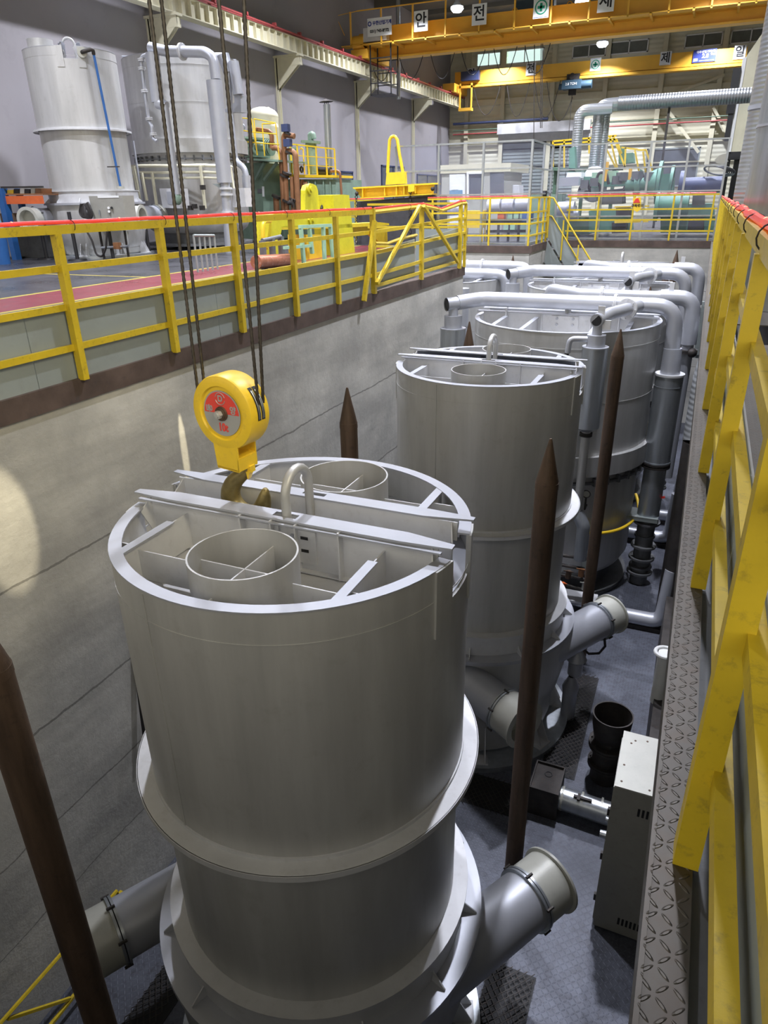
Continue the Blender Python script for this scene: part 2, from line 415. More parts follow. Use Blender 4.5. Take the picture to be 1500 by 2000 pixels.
# ================================================================== SETTING
PF = -6.6                                   # pit floor
XL, XR = -5.4, 1.25                         # pit side walls
AX, AY0, AY1 = -9.35, 17.15, 24.8           # wider bay on the left
BY = 28.35                                  # end wall of the pit
HX0, HX1, HY0, HY1, HZ = -20.75, 12, -9, 61, 13
b = MB()
e = .012
b.box(HX0, XL-e, HY0, AY0-e, -.3, 0); b.box(HX0, AX-e, AY0-e, AY1+e, -.3, 0); b.box(HX0, XL-.1-e, AY1+e, BY+e, -.3, 0)
b.box(HX0, HX1, BY+e, HY1, -.3, 0); b.box(XR+e, HX1, HY0, BY+e, -.3, 0); b.box(XL-e, XR+e, HY0, -1.3, -.3, 0)
struct(b.build('floor', 'floor', smooth=False))
b = MB(); b.box(AX-.3, XR+.3, -3.3, BY+.3, PF-.2, PF); struct(b.build('floor_pit', 'pitfloor', smooth=False))
b = MB(); b.box(XL-.3, XL, -3, AY0-.3, PF, -.022); struct(b.build('wall_pit_left', 'concrete', smooth=False))
b = MB(); b.box(AX-.3, XL, AY0-.3, AY0, PF, -.022); b.box(AX-.3, AX, AY0, AY1, PF, -.022); b.box(AX-.3, XL-.1, AY1, AY1+.3, PF, -.022)
b.box(XL-.4, XL-.1, AY1+.3, BY, PF, -.022)
struct(b.build('wall_pit_bay', 'concrete', smooth=False))
b = MB(); b.box(XL-.4, XR+.3, BY, BY+.3, PF, -.022); struct(b.build('wall_pit_back', 'concrete', smooth=False))
b = MB(); b.box(XR, XR+.3, -3, BY, PF, -.022); struct(b.build('wall_pit_right', 'pitdark', smooth=False))  # unseen wall, coloured dark to keep bounce light off the furnace
b = MB(); b.box(XL-.3, XR+.3, -1.6, -1.3, PF, -.022); struct(b.build('wall_pit_front', 'pitdark', smooth=False))  # unseen wall, set close and coloured dark to deepen the pit shade
# hall
b = MB(); b.box(HX0-.3, HX0, HY0, HY1, -.3, HZ); struct(b.build('wall_left', 'wall_l', smooth=False))
b = MB(); b.box(HX0-.3, HX1, HY1, HY1+.3, -.3, HZ); struct(b.build('wall_back', 'siding', smooth=False))
b = MB(); b.box(HX1, HX1+.3, 6, HY1, -.3, HZ); struct(b.build('wall_right', 'siding', smooth=False))
b = MB(); b.box(HX0-.3, HX1+.3, HY0, HY1+.3, HZ, HZ+.2)
for k in range(16): b.box(HX0, HX1, HY1-2-k*3.2, HY1-1.8-k*3.2, HZ-.25, HZ)
for k in range(6): b.box(HX0, HX1, HY1-5.5-k*9.1, HY1-5.1-k*9.1, HZ-.9, HZ-.25)
struct(b.build('ceiling', 'roof', smooth=False))
# curb channels round the pit edge
b = MB(); b.box(XL-.16, XL+.03, -3, AY0+.02, -.02, .012); b.box(XL+.005, XL+.03, -3, AY0+.02, -.2, -.02)
b.box(XL-.16, XL+.03, AY0-.0, AY0+.03, -.2, .012)
struct(b.build('trim_1', 'curb', smooth=False))
b = MB(); b.box(AX, XL-.02, AY1-.03, AY1+.12, -.02, .012); b.box(AX, XL-.02, AY1-.03, AY1-.005, -.22, -.02)
b.box(XL-.15, XL-.07, AY1, BY, -.22, .012); b.box(XL-.1, .3, BY-.03, BY+.12, -.02, .012); b.box(XL-.1, .3, BY-.03, BY-.005, -.22, -.02)
struct(b.build('trim_2', 'curb', smooth=False))

# back wall windows, girts, columns
def window(n, x0, x1, z0, z1, lit=False, y=HY1):
    b = MB(); e = .07
    for (a, c, d, f) in ((x0, x1, z0, z0+e), (x0, x1, z1-e, z1), (x0, x0+e, z0, z1), (x1-e, x1, z0, z1), ((x0+x1)/2-e/2, (x0+x1)/2+e/2, z0, z1)):
        b.box(a, c, y-.10, y, d, f)
    o = struct(b.build('window_%d' % n, 'white', smooth=False))
    part(o, 'pane', 'pane_lit' if lit else 'glass_w', lambda b: b.box(x0+e, x1-e, y-.05, y-.02, z0+e, z1-e), smooth=False)
for i, (x0, x1, lit) in enumerate(((-18.6, -16.7, 1), (-16.3, -13.4, 1), (-11.3, -8.9, 0), (-8.6, -6.0, 0), (-3.6, -1.2, 0), (-.7, 1.8, 0))):
    window(i+1, x0, x1, 10.75, 11.65 if i < 2 else 11.55, lit)
b = MB(); y = HY1
for z0, z1 in ((8.1, 8.5), (6.55, 6.65), (5.3, 5.4), (4.9, 5.0), (3.6, 3.7)): b.box(HX0, HX1, y-.25 if z1 > 8 else y-.12, y, z0, z1)
struct(b.build('trim_3', 'cream', smooth=False))
def ibeam_col(n, x, z1=HZ, yy=HY1-.45, m='cream', z0=0):
    b = MB(); b.box(x-.16, x+.16, yy-.02, yy+.02, z0, z1); b.box(x-.16, x+.16, yy+.40, yy+.44, z0, z1); b.box(x-.02, x+.02, yy, yy+.42, z0, z1)
    return struct(b.build('trim_%d' % n, m, smooth=False))
for i, x in enumerate((-19.2, -16.3, -12.5, -8.65, -4.8, -.95)): ibeam_col(4+i, x)
b = MB(); b.bar((-4.0, HY1-.5, 6.9), (-1.6, HY1-.5, 4.2), .2); b.bar((-3.9, HY1-.5, 8.0), (-.7, HY1-.5, 8.9), .15)
b.bar((-1.1, HY1-.5, 7.0), (.6, HY1-.5, 4.6), .18)
struct(b.build('trim_10', 'cream', smooth=False))
# roll-up door in the back wall with a steel box over it
b = MB(); b.box(-16.2, -10.5, HY1-.12, HY1, 0, 5.5)
for k in range(22): b.box(-16.2, -10.5, HY1-.16, HY1-.12, .05+k*.25, .09+k*.25)
d = struct(b.build('door_1', 'grey', smooth=False))
part(d, 'door_box', 'silver_flat', lambda b: (b.box(-16.5, -9.4, HY1-.9, HY1-.1, 6.0, 6.7), b.box(-16.5, -9.4, HY1-.5, HY1-.1, 5.4, 6.0)), smooth=False)
# dark windows low in the left wall and the right of the back wall
def side_window(n, y0, y1, z0, z1):
    b = MB(); e = .08; x = HX0
    for (a, c, d_, f) in ((y0, y1, z0, z0+e), (y0, y1, z1-e, z1), (y0, y0+e, z0, z1), (y1-e, y1, z0, z1), ((y0+y1)/2-e/2, (y0+y1)/2+e/2, z0, z1)):
        b.box(x, x+.08, a, c, d_, f)
    o = struct(b.build('window_%d' % n, 'navy', smooth=False))
    part(o, 'pane', 'glass_d', lambda b: b.box(x+.01, x+.04, y0+e, y1-e, z0+e, z1-e), smooth=False)
side_window(7, 39.5, 42.6, 1.0, 3.1); side_window(8, 47.0, 51.0, .8, 3.6); side_window(9, 53.6, 58, 1.0, 3.2)
b = MB(); e = .08
for (a, c, z0, z1) in ((-5.2, -1.5, 4.5, 4.6), (-5.2, -1.5, 2.0, 2.1), (-5.2, -5.1, 2, 4.6), (-1.6, -1.5, 2, 4.6)): b.box(a, c, HY1-.1, HY1, z0, z1)
o = struct(b.build('window_10', 'grey', smooth=False)); part(o, 'pane', 'glass_d', lambda b: b.box(-5.1, -1.6, HY1-.05, HY1-.02, 2.1, 4.5), smooth=False)

# crane runway on brackets along the left wall
RX = -19.6
rw = thing('crane_runway', 'long cream runway beam with stiffeners bracketed along the left wall', 'runway beam', (RX, 10, 7.95))
part(rw, 'beam', 'cream', lambda b: (b.box(RX-.22, RX+.22, 10, HY1-.4, 7.95, 7.99), b.box(RX-.16, RX+.16, 10, HY1-.4, 8.58, 8.62), b.box(RX-.02, RX+.02, 10, HY1-.4, 7.99, 8.58)), smooth=False)
for k in range(84):
    y = 14+k*.56
    part(rw, 'stiffener', 'cream', lambda b: b.box(RX+.02, RX+.17, y, y+.05, 7.99, 8.58), smooth=False)
part(rw, 'crane_rail', 'crimson', lambda b: b.box(RX-.05, RX+.05, 10, HY1-.4, 8.62, 8.74), smooth=False)
part(rw, 'conductor_bar', 'crimson', lambda b: [b.box(RX+.2, RX+.26, 10, HY1-.4, 8.66, 8.72)]+[b.box(RX+.12, RX+.3, 12+j*2.25, 12.1+j*2.25, 8.72, 8.84) for j in range(21)], smooth=False)
for i, y in enumerate((16.2, 25.3, 34.4, 43.4, 52.7)):
    def col(b, y=y):
        b.box(HX0, HX0+.16, y-.11, y-.08, 0, 7.9); b.box(HX0, HX0+.16, y+.08, y+.11, 0, 7.9); b.box(HX0+.08, HX0+.10, y-.08, y+.08, 0, 7.9)
    c = MB(); col(c); o = c.build('bracket_column', 'cream', smooth=False)
    tag(o, 'cream steel column on the left wall holding the runway beam, ' + ['hidden behind the left silver furnace', 'nearest the hanging wire ropes', 'standing behind the cream pressure vessel', 'standing behind the galvanised roof flue', 'last one before the back corner'][i], 'column', 'runway columns')
    part(o, 'bracket', 'cream', lambda b: (b.prism([(HX0+.1, y-.11, 7.9), (RX+.3, y-.11, 7.9), (RX+.3, y-.11, 7.6), (HX0+.1, y-.11, 6.5)], (0, .03, 0)), b.box(HX0, RX+.35, y-.2, y+.2, 7.86, 7.95), b.prism([(HX0+.1, y+.08, 7.9), (RX+.3, y+.08, 7.9), (RX+.3, y+.08, 7.6), (HX0+.1, y+.08, 6.5)], (0, .03, 0)), b.box(RX-.25, RX+.3, y-.12, y+.12, 7.5, 7.9)), world=False, smooth=False)
b = MB(); b.tube([(-18.4, 44.5, 7.0), (-18.4, 44.5, 12.9)], .12, 10); tag(b.build('roof_drain_pipe', 'galv'), 'grey vertical pipe rising to the roof behind the near crane', 'pipe')

# ================================================================== RAILINGS
PX = XL+.05
def rail_z(): return (1.345, 1.02, .68, .31)
def sign_tilt(): pass
rl = thing('safety_railing', 'yellow safety railing with grey kick panels along the left pit edge', 'railing', (PX, 3, 0))
LY = [4.90, 6.27, 7.61, 9.0, 10.34]
part(rl, 'top_rail', 'yellow', lambda b: b.bar((PX-.01, 2.6, 1.345), (PX-.01, 11.73, 1.345), .075, .075))
for z in rail_z()[1:]:
    part(rl, 'mid_rail', 'yellow', lambda b: b.bar((PX-.03, 2.6, z), (PX-.03, 11.73, z), .035, .06))
for y in LY:
    part(rl, 'post', 'yellow', lambda b: b.box(PX-.035, PX+.035, y-.035, y+.035, 0, 1.31), smooth=False)
for y0, y1 in ((2.6, 4.42), (4.43, 7.2), (7.21, 9.05), (9.06, 11.7)):
    part(rl, 'kick_panel', 'grey', lambda b: b.box(PX-.075, PX-.063, y0, y1, .01, .70), smooth=False)
# damaged gate end
gt = thing('damaged_railing_gate', 'bent yellow railing end with crossed diagonal braces near the pit bay', 'railing', (PX, 14, 0))
YG = [11.73, 14.11, 16.66]
for y in YG: part(gt, 'post', 'yellow', lambda b: b.box(PX-.04, PX+.04, y-.04, y+.04, 0, 1.40), smooth=False)
part(gt, 'post', 'yellow', lambda b: b.box(PX-.03, PX+.03, 17.0, 17.07, 0, 1.42), smooth=False)
part(gt, 'post', 'yellow', lambda b: b.bar(at(732, 432, x=PX+.06), at(711, 588, x=PX+.06), .07))
for a, c in (((820, 402), (736, 554)), ((828, 402), (894, 512))):
    part(gt, 'diagonal_brace', 'yellow', lambda b: b.bar(at(*a, x=PX+.07), at(*c, x=PX+.07), .06))
part(gt, 'top_rail', 'yellow', lambda b: b.tube([(PX, 11.73, 1.345), (PX, 14.2, 1.40), at(848, 407, x=PX), at(862, 411, x=PX), (PX, 16.7, 1.42), (PX, 17.05, 1.42)], .04, 4))
for z0, z1 in ((1.02, 1.10), (.31, .40), (.12, .16)):
    part(gt, 'mid_rail', 'yellow', lambda b: b.bar((PX-.02, 11.8, z0), (PX-.02, 16.66, z1), .035, .06))
part(gt, 'mid_rail', 'yellow', lambda b: b.bar((PX-.02, 11.8, .68), (PX-.02, 17.0, .78), .035, .06))
part(gt, 'bent_bar', 'yellow', lambda b: b.tube([at(733, 475, x=PX+.03), at(756, 476, x=PX+.03), at(780, 467, x=PX+.03), at(814, 459, x=PX+.03)], .028, 4))
for y0, y1, z0, z1 in ((11.75, 13.9, .02, .80), (14.2, 16.9, .10, .90)):
    part(gt, 'kick_panel', 'grey', lambda b: b.prism([(PX-.08, y0, z0), (PX-.08, y1, z0+.05), (PX-.08, y1, z1), (PX-.08, y0, z1-.12)], (.012, 0, 0)), smooth=False)
part(gt, 'end_panel', 'grey', lambda b: b.box(XL-1.2, PX-.05, 17.0, 17.02, 0, .86), smooth=False)
part(gt, 'cross_rail', 'yellow', lambda b: [b.bar((PX, 16.7, z), (PX, 17.05, z), .05) for z in (.4, .78, 1.1)]+[b.bar((XL-2.5, 17.04, z), (PX, 17.04, z), .05) for z in (.45, .9, 1.42)])

def rope_light(label, pts, step, group, n0=0, r=.017):
    """a clear red tube with lamps inside tied on a rail"""
    t = thing('rope_light', label, 'rope light', pts[0], group)
    part(t, 'tube', 'tube', lambda b: b.tube(pts, r, 8))
    L = 0; nxt = step*.5; P = [Vector(p) for p in pts]; k = 0
    for a, c in zip(P[:-1], P[1:]):
        s = (c-a).length
        while nxt < L+s:
            p = a+(c-a)*((nxt-L)/s)
            if k % 2 == 0: part(t, 'led', 'led', lambda b: b.ball(p+Vector((0, 0, .006)), r*.82, 6))
            else: part(t, 'cable_tie', 'black', lambda b: b.torus(p-Vector((0, 0, .035)), .052, .0035, (c-a), 14, 5))
            nxt += step/2; k += 1
        L += s
    return t
tp = [(PX-.01, 2.6+.7*i, 1.402+(.006 if i % 2 else 0)) for i in range(14)]
rope_light('red rope light tied along the left pit railing', tp, 1.25, 'red rope lights')
rope_light('sagging red rope light on the bent railing end', [(PX, 11.8, 1.40), (PX, 13, 1.43), (PX, 14.2, 1.45), at(848, 404, x=PX), at(862, 407, x=PX), (PX, 16.6, 1.47), (PX, 17.0, 1.47)], 1.6, 'red rope lights', r=.016)

# right railing with walkway beside the camera
RPX = .187
rr = thing('safety_railing', 'yellow safety railing with grey panels beside the tread plate walkway on the right', 'railing', (RPX, 0, 0))
RYP = [-.05+1.47*i for i in range(1, 20)]
RYP = [1.44+1.475*i for i in range(18)]
for y in RYP:
    part(rr, 'post', 'yellow', lambda b: b.box(RPX-.03, RPX+.03, y-.035, y+.035, 0, 1.35), smooth=False)
part(rr, 'top_rail', 'yellow', lambda b: b.bar((RPX+.02, .35, 1.375), (RPX+.02, 28.0, 1.375), .07, .07))
for z in (1.02, .68, .30):
    part(rr, 'mid_rail', 'yellow', lambda b: b.bar((RPX+.033, .3, z), (RPX+.033, 28.0, z), .04, .06))
for i in range(12):
    y0 = .3+i*2.36
    part(rr, 'kick_panel', 'grey', lambda b: b.box(RPX+.075, RPX+.085, y0, y0+2.34, .02, .62), smooth=False)
rpts = [(RPX+.02+.012*math.sin(i*1.7), .35+.7*i, 1.432+.008*math.sin(i*2.3)) for i in range(40)]
rope_light('thick red rope light tied on the right railing beside the ducts', rpts, 1.3, 'red rope lights', r=.022)
b = MB(); b.box(.10, .112, .2, 28.2, -.10, .012); b.box(.112, .205, .2, 28.2, -.012, .0)
tag(b.build('walkway_plate', 'plate', smooth=False), 'narrow diamond tread plate strip along the foot of the right railing', 'walkway plate')
b = MB(); b.box(.205, .262, .2, 28.2, -.04, -.03); tag(b.build('sill_channel', 'dull', smooth=False), 'dull grey channel between the tread plate strip and the right kick panels', 'channel')
b = MB(); b.box(.30, .42, .2, 28.2, -.05, .16); b.box(.30, .312, .2, 28.2, .16, .2)
tag(b.build('cable_tray', 'silver_flat', smooth=False), 'grey steel channel running behind the right railing', 'channel')
b = MB()
for y0, y1 in ((2.7, 8.8), (10.2, 17)): b.box(.46, 1.2, y0, y1, -.02, -.005)
tag(b.build('walkway_deck', 'plate', smooth=False), 'diamond tread plate deck seen through the right railing posts', 'walkway plate')

# railing at the far end
def far_rail(label, p, q, zs, posts, grp='yellow railings at the far end', r=.03):
    t = thing('safety_railing', label, 'railing', p, grp); p, q = Vector(p), Vector(q)
    for i, z in enumerate(zs): part(t, 'top_rail' if i == 0 else 'mid_rail', 'yellow', lambda b: b.bar(p+V3(0, 0, z), q+V3(0, 0, z), r*1.6, r*1.8))
    for s in posts:
        c = p+(q-p)*s; part(t, 'post', 'yellow', lambda b: b.cbox((c.x, c.y, zs[0]/2), (r*2, r*2, zs[0])), smooth=False)
    return t
FZ = (1.50, 1.05, .70, .33)
far_rail('yellow railing across the far end of the pit in front of the green press', (-5.0, BY+.05, 0), (.12, BY+.05, 0), FZ, (.02, .22, .46, .72, .97))
far_rail('yellow railing by the white office above the pit bay corner', (-9.2, AY1+.06, 0), (XL-.12, AY1+.06, 0), FZ, (.05, .33, .61, .985))
far_rail('short yellow railing at the head of the pit stairs', (XL-.12, AY1+.1, 0), (XL-.12, BY-.9, 0), FZ, (.4, .75, .99))
rope_light('red rope light along the far railing before the green press', [(-5.0+i*.5, BY+.05, 1.555) for i in range(11)], 1.0, 'red rope lights', r=.016)
rope_light('red rope light along the railing before the white office', [(-9.2+i*.5, AY1+.06, 1.555) for i in range(8)], 1.0, 'red rope lights', r=.016)
rope_light('red rope light hanging down the post at the stair head', [(XL-.1, BY-.85, 1.55), (XL-.08, BY-.85, .9), (XL-.06, BY-.86, .2)], .9, 'red rope lights', r=.014)

# clear screens behind the far railings
def screen(label, p, q, divs, zs=(0.06, .82, 1.62, 2.40, 3.20)):
    t = thing('clear_screen', label, 'clear screen', p, 'clear screens round the far edge of the pit'); p, q = Vector(p), Vector(q)
    for s in divs:
        c = p+(q-p)*s; part(t, 'frame_post', 'galv', lambda b: b.cbox((c.x, c.y, zs[-1]/2), (.07, .07, zs[-1])), smooth=False)
    for z in zs: part(t, 'frame_rail', 'galv', lambda b: b.bar(p+V3(0, 0, z), q+V3(0, 0, z), .05, .05))
    n = len(divs)-1
    for i in range(n):
        a = p+(q-p)*divs[i]; c = p+(q-p)*divs[i+1]
        part(t, 'sheet', 'film', lambda b: b.bar(a+V3(0, 0, zs[-1]/2), c+V3(0, 0, zs[-1]/2), .004, zs[-1]), smooth=False)
    return t
screen('framed clear sheet screen in front of the green press', (-5.45, BY+.25, 0), (.15, BY+.25, 0), (0, .29, .56, .78, 1))
screen('framed clear sheet screen in front of the white office', (-10.5, AY1+.35, 0), (XL-.3, AY1+.35, 0), (0, .33, .66, 1))
screen('short framed clear sheet return joining the two long screens', (XL-.3, AY1+.4, 0), (XL-.3, BY+.2, 0), (0, .55, 1))
# warning sign on the far railing
t = thing('warning_sign', 'yellow shield shaped warning sign hung on the far railing', 'sign', at(1244, 396, y=BY))
P = [(1236, 387), (1252, 385), (1252, 409), (1244, 414), (1237, 410)]
part(t, 'board', 'yellow_b', lambda b: b.prism([at(u, v, y=BY-.02) for u, v in P], (0, .02, 0)), smooth=False)
c = at(1245, 402, y=BY-.03); text('추락주의', .115, c, (1, 0, 0), (0, 0, 1), 'ink', t, bold=.004)
c = at(1244, 392, y=BY-.035)
part(t, 'symbol', 'red', lambda b: b.prism([c+V3(-.12, 0, -.07), c+V3(.12, 0, -.07), c+V3(.03, 0, .09), c+V3(-.05, 0, .06)], (0, .01, 0)), smooth=False)
b = MB(); b.cbox(at(1062, 379, y=BY-.6), (.22, .12, .22)); b.cyl(at(1062, 379, y=BY-.66), at(1062, 379, y=BY-.7), .07, .06)
tag(b.build('alarm_speaker', 'black'), 'small black alarm box at the head of the pit stairs', 'alarm')

# stairs into the pit
st = thing('pit_stairs', 'steep grey steel stairs with yellow handrail going down at the far end', 'stairs', (XL, BY-.7, PF))
S0 = Vector((XL+.0, BY-1.15, .05)); run = (0-PF)/1.38; S1 = Vector((XL+run, BY-1.15, PF))
for i, dy in enumerate((0, .95)):
    part(st, 'stringer', 'grey', lambda b: b.prism([S0+V3(0, dy, .0), S1+V3(0, dy, 0), S1+V3(-.5, dy, 0), S0+V3(-.05, dy, -.75)], (0, .02, 0)), smooth=False)
part(st, 'side_sheet', 'grey', lambda b: b.prism([S0+V3(.02, -.03, .95), S0+V3(2.9, -.03, .95-2.9*1.38), S0+V3(2.9, -.03, .1-2.9*1.38), S0+V3(.02, -.03, .1)], (0, .015, 0)), smooth=False)
for k in range(1, 26):
    z = -k*.254
    if z > PF+.1: part(st, 'tread', 'plate', lambda b: b.box(S0.x-z/1.38-.12, S0.x-z/1.38+.13, S0.y+.02, S0.y+.93, z-.03, z), smooth=False)
part(st, 'handrail', 'yellow', lambda b: b.tube([S0+V3(-.05, -.06, 1.45), S0+V3(.12, -.06, 1.42), S0+V3(2.9, -.06, 1.42-2.78*1.38)], .03, 8))
part(st, 'handrail', 'yellow', lambda b: b.tube([S0+V3(-.05, -.06, .85), S0+V3(.12, -.06, .82), S0+V3(2.9, -.06, .82-2.78*1.38)], .025, 8))
for s in (0, .55, 1.15, 1.75, 2.35):
    part(st, 'baluster', 'yellow', lambda b: b.bar(S0+V3(s, -.06, 1.45-s*1.38), S0+V3(s, -.06, .1-s*1.38), .045))
# lower stair railing at the bottom left of the picture
sr = thing('stair_handrail', 'thin yellow handrail descending along the left concrete wall at the pit floor', 'handrail', (-5.1, 3, PF))
XH = -5.12
part(sr, 'top_bar', 'yellow', lambda b: b.tube([at(-20, 2022, x=XH), at(228, 1740, x=XH), at(240, 1775, x=XH)], .022, 6))
part(sr, 'mid_bar', 'yellow', lambda b: b.bar(at(98, 2003, x=XH), at(196, 1880, x=XH), .035))
part(sr, 'brace', 'yellow', lambda b: b.bar(at(15, 1990, x=XH), at(137, 1950, x=XH), .03))
part(sr, 'post', 'yellow', lambda b: b.bar(at(235, 1742, x=XH), (XH, at(235, 1742, x=XH).y, PF), .04))

# ================================================================== FURNACES
def weld_strip(b, r, a, z0, z1):
    c, s = math.cos(a), math.sin(a)
    b.bar((c*r, s*r, z0), (c*r, s*r, z1), .016, .014, (c, s, 0))
def bell(label, loc, Ht, grp, slv=.10):
    """bell furnace, origin on the pit floor at its axis, rim at height Ht"""
    t = thing('bell_furnace', label, 'furnace', loc, grp); R = 1.30; W = False
    def P(n, m, fn, par=t, **k): return part(par, n, m, fn, world=False, **k)
    zM, zG, zB = Ht-2.0, Ht-3.64, Ht-3.97
    def shell(b):
        b.lathe([(R-.03, Ht-.30), (R, Ht-.295), (R, zM)], 96)
        for s in (0, 1):
            a0 = .16+PI*s; b.annulus(R-.02, R, Ht-.30, Ht, 44, a0=a0, a1=a0+PI-.32)
        weld_strip(b, R, math.radians(255), zM, Ht-.02); weld_strip(b, R, math.radians(95), zM, Ht-.02)
        b.annulus(R, R+.004, Ht-.22, Ht-.212, 72)
    sh = P('shell', 'silver', shell)
    for s in (0, 1):
        a0 = .16+PI*s; P('rim_ring', 'silver_b', lambda b: b.annulus(R-.085, R+.004, Ht, Ht+.012, 44, a0=a0, a1=a0+PI-.32), smooth=False)
    P('lid_plate', 'silver_flat', lambda b: b.lathe([(.0001, Ht-.30), (R-.02, Ht-.30)], 64))
    P('lid_ledge', 'silver_b', lambda b: b.annulus(R-.30, R-.02, Ht-.298, Ht-.285, 64))
    # lifting beams
    for s in (-1, 1):
        y0, y1 = (-.245, -.10) if s < 0 else (.185, .315); yw = -.20 if s < 0 else .195
        bm_ = P('lifting_beam', 'silver_flat', lambda b: (b.box(-1.17, 1.17, yw-.006, yw+.006, Ht-.28, Ht+.09), b.box(-1.2, 1.2, yw-.006, yw+.006, Ht-.05, Ht+.09), b.box(-1.15, 1.15, yw-.05, yw+.05, Ht-.29, Ht-.278)), smooth=False)
        def fl(b):
            for (xa, xb) in ((-.95, -.06), (.13, .95)): b.box(xa, xb, y0, y1, Ht+.09, Ht+.104)
            b.box(-.06, .13, y0, y0+.045, Ht+.09, Ht+.104); b.box(-.06, .13, y1-.035, y1, Ht+.09, Ht+.104)
            for q in (-1, 1):
                b.prism([(q*.95, y0, Ht+.09), (q*1.30, y0+(.02 if s < 0 else .06), Ht+.09), (q*1.30, y1-(.06 if s < 0 else .02), Ht+.09), (q*.95, y1, Ht+.09)], (0, 0, .014))
        P('top_flange', 'silver_b', fl, bm_, smooth=False)
        if s < 0: P('edge_strip', 'silver_b', lambda b: b.box(-1.22, 1.24, y0-.03, y0, Ht+.07, Ht+.082), bm_, smooth=False)
        for x in (-.30, -.04, .16, .50) if s < 0 else (-.35, .5):
            P('stiffener', 'silver_flat', lambda b: b.box(x-.006, x+.006, yw-s*-.002-(.07 if s < 0 else 0), yw+(.0 if s < 0 else .07), Ht-.28, Ht+.09), bm_, smooth=False)
        for q in (-1, 1):
            P('end_gusset', 'silver_flat', lambda b: b.prism([(q*1.15, yw, Ht+.09), (q*1.19, yw-.10*(-s)*-1 if s > 0 else yw-.10, Ht-.02), (q*1.15, yw, Ht-.28)], (q*.01, 0, 0)), bm_, smooth=False)
    lp = P('lug_plate', 'silver_flat', lambda b: b.box(-.22, .06, -.215, -.206, Ht-.16, Ht+.05) if 0 else (b.box(-.20, .0, -.228, -.206, Ht-.10, Ht+.04), b.box(.06, .30, -.228, -.206, Ht-.22, Ht+.04)), smooth=False)
    for x, z in ((-.13, -.04), (.12, -.02), (.12, -.12)):
        P('bolt', 'silver_b', lambda b: b.cyl((x, -.228, Ht+z), (x, -.25, Ht+z), .024, .022, 6), lp)
    P('slot', 'black', lambda b: [b.box(x-.03, x+.03, -.2295, -.2275, Ht+z-.012, Ht+z+.012) for x, z in ((-.06, -.04), (.21, -.02), (.21, -.12))], lp, smooth=False)
    P('lifting_eye', 'silver', lambda b: b.tube([(.035, -.155, Ht-.2), (.035, -.155, Ht+.23)]+[(.035, .01-.165*math.cos(PI*k/12), Ht+.23+.165*math.sin(PI*k/12)) for k in range(1, 12)]+[(.035, .175, Ht+.23), (.035, .175, Ht-.2)], .034, 14))
    # flue sleeves
    for s in (-1, 1):
        cy = s*.76 if s < 0 else .69; cx = .07
        sl = P('flue_sleeve', 'silver', lambda b: b.annulus(.345, .357, Ht-.30, Ht+(slv if s < 0 else .10), 64, (cx, cy, 0)))
        P('cross_plate', 'silver_flat', lambda b: (b.box(cx-.345, cx+.345, cy-.005, cy+.005, Ht-.20, Ht-.02), b.box(cx-.005, cx+.005, cy-.345, cy+.345, Ht-.20, Ht-.02)), sl, smooth=False)
        P('flue_dark_disc', 'ink', lambda b: b.lathe([(.0001, Ht-.285), (.30, Ht-.285)], 32, (cx, cy, 0)), sl)  # black disc painted for the dark inside the flue
        for q in (-1, 1):
            x = q*.82
            ye = s*math.sqrt((R-.05)**2-x*x); yb = -.20 if s < 0 else .19
            st_ = P('strut', 'silver_b', lambda b: b.box(x-.035, x+.035, min(ye, s*.40), max(ye, s*.40), Ht-.004, Ht+.008) or b.box(x-.035, x+.035, min(yb, s*.40), max(yb, s*.40), Ht-.006, Ht+.006), smooth=False)
            P('strut_web', 'silver_flat', lambda b: b.box(x-.005, x+.005, min(yb, ye), max(yb, ye), Ht-.28, Ht-.006), st_, smooth=False)
            xe = math.sqrt((R-.03)**2-cy*cy)
            P('divider_plate', 'silver_flat', lambda b: (b.box(min(cx+q*.35, x), max(cx+q*.35, x), cy-.005, cy+.005, Ht-.28, Ht-.05), b.box(min(q*xe, x), max(q*xe, x), cy-.005, cy+.005, Ht-.28, Ht-.02)), smooth=False)
        P('divider_plate', 'silver_flat', lambda b: b.box(cx-.005, cx+.005, min(cy+s*.35, s*(R-.03)), max(cy+s*.35, s*(R-.03)), Ht-.28, Ht-.04), smooth=False)
    # saddle plates either side of the rim notches
    for base in (0, PI):
        for q in (-1, 1):
            a0, a1 = sorted((base+q*.15, base+q*.30))
            P('saddle_plate', 'silver', lambda b: b.annulus(R, R+.018, Ht-.50, Ht+.006, 8, a0=a0, a1=a1))
    # flanges and lower shell
    P('mid_flange', 'silver_flat', lambda b: (b.annulus(R-.01, 1.43, zM-.02, zM, 96), b.annulus(R-.01, R+.012, zM, zM+.03, 96), b.annulus(1.425, 1.435, zM-.05, zM, 96)))
    P('lower_shell', 'silver', lambda b: b.lathe([(1.265, zM-.02), (1.265, zG)], 96))
    P('flange', 'silver_flat', lambda b: (b.annulus(1.26, 1.40, zG-.02, zG, 96), b.lathe([(1.36, zG-.02), (1.36, zB)], 96)))
    lf = P('base_flange', 'silver_b', lambda b: (b.annulus(1.30, 1.53, zB-.025, zB, 96), b.annulus(1.525, 1.54, zB-.06, zB, 96)))
    for k in range(12):
        a = 2*PI*k/12+.2; c, s = math.cos(a), math.sin(a)
        P('gusset', 'silver_flat', lambda b: b.prism([(c*1.36, s*1.36, zB), (c*1.50, s*1.50, zB), (c*1.50, s*1.50, zB+.02), (c*1.37, s*1.37, zB+.13)], (-s*.012, c*.012, 0)), lf, smooth=False)
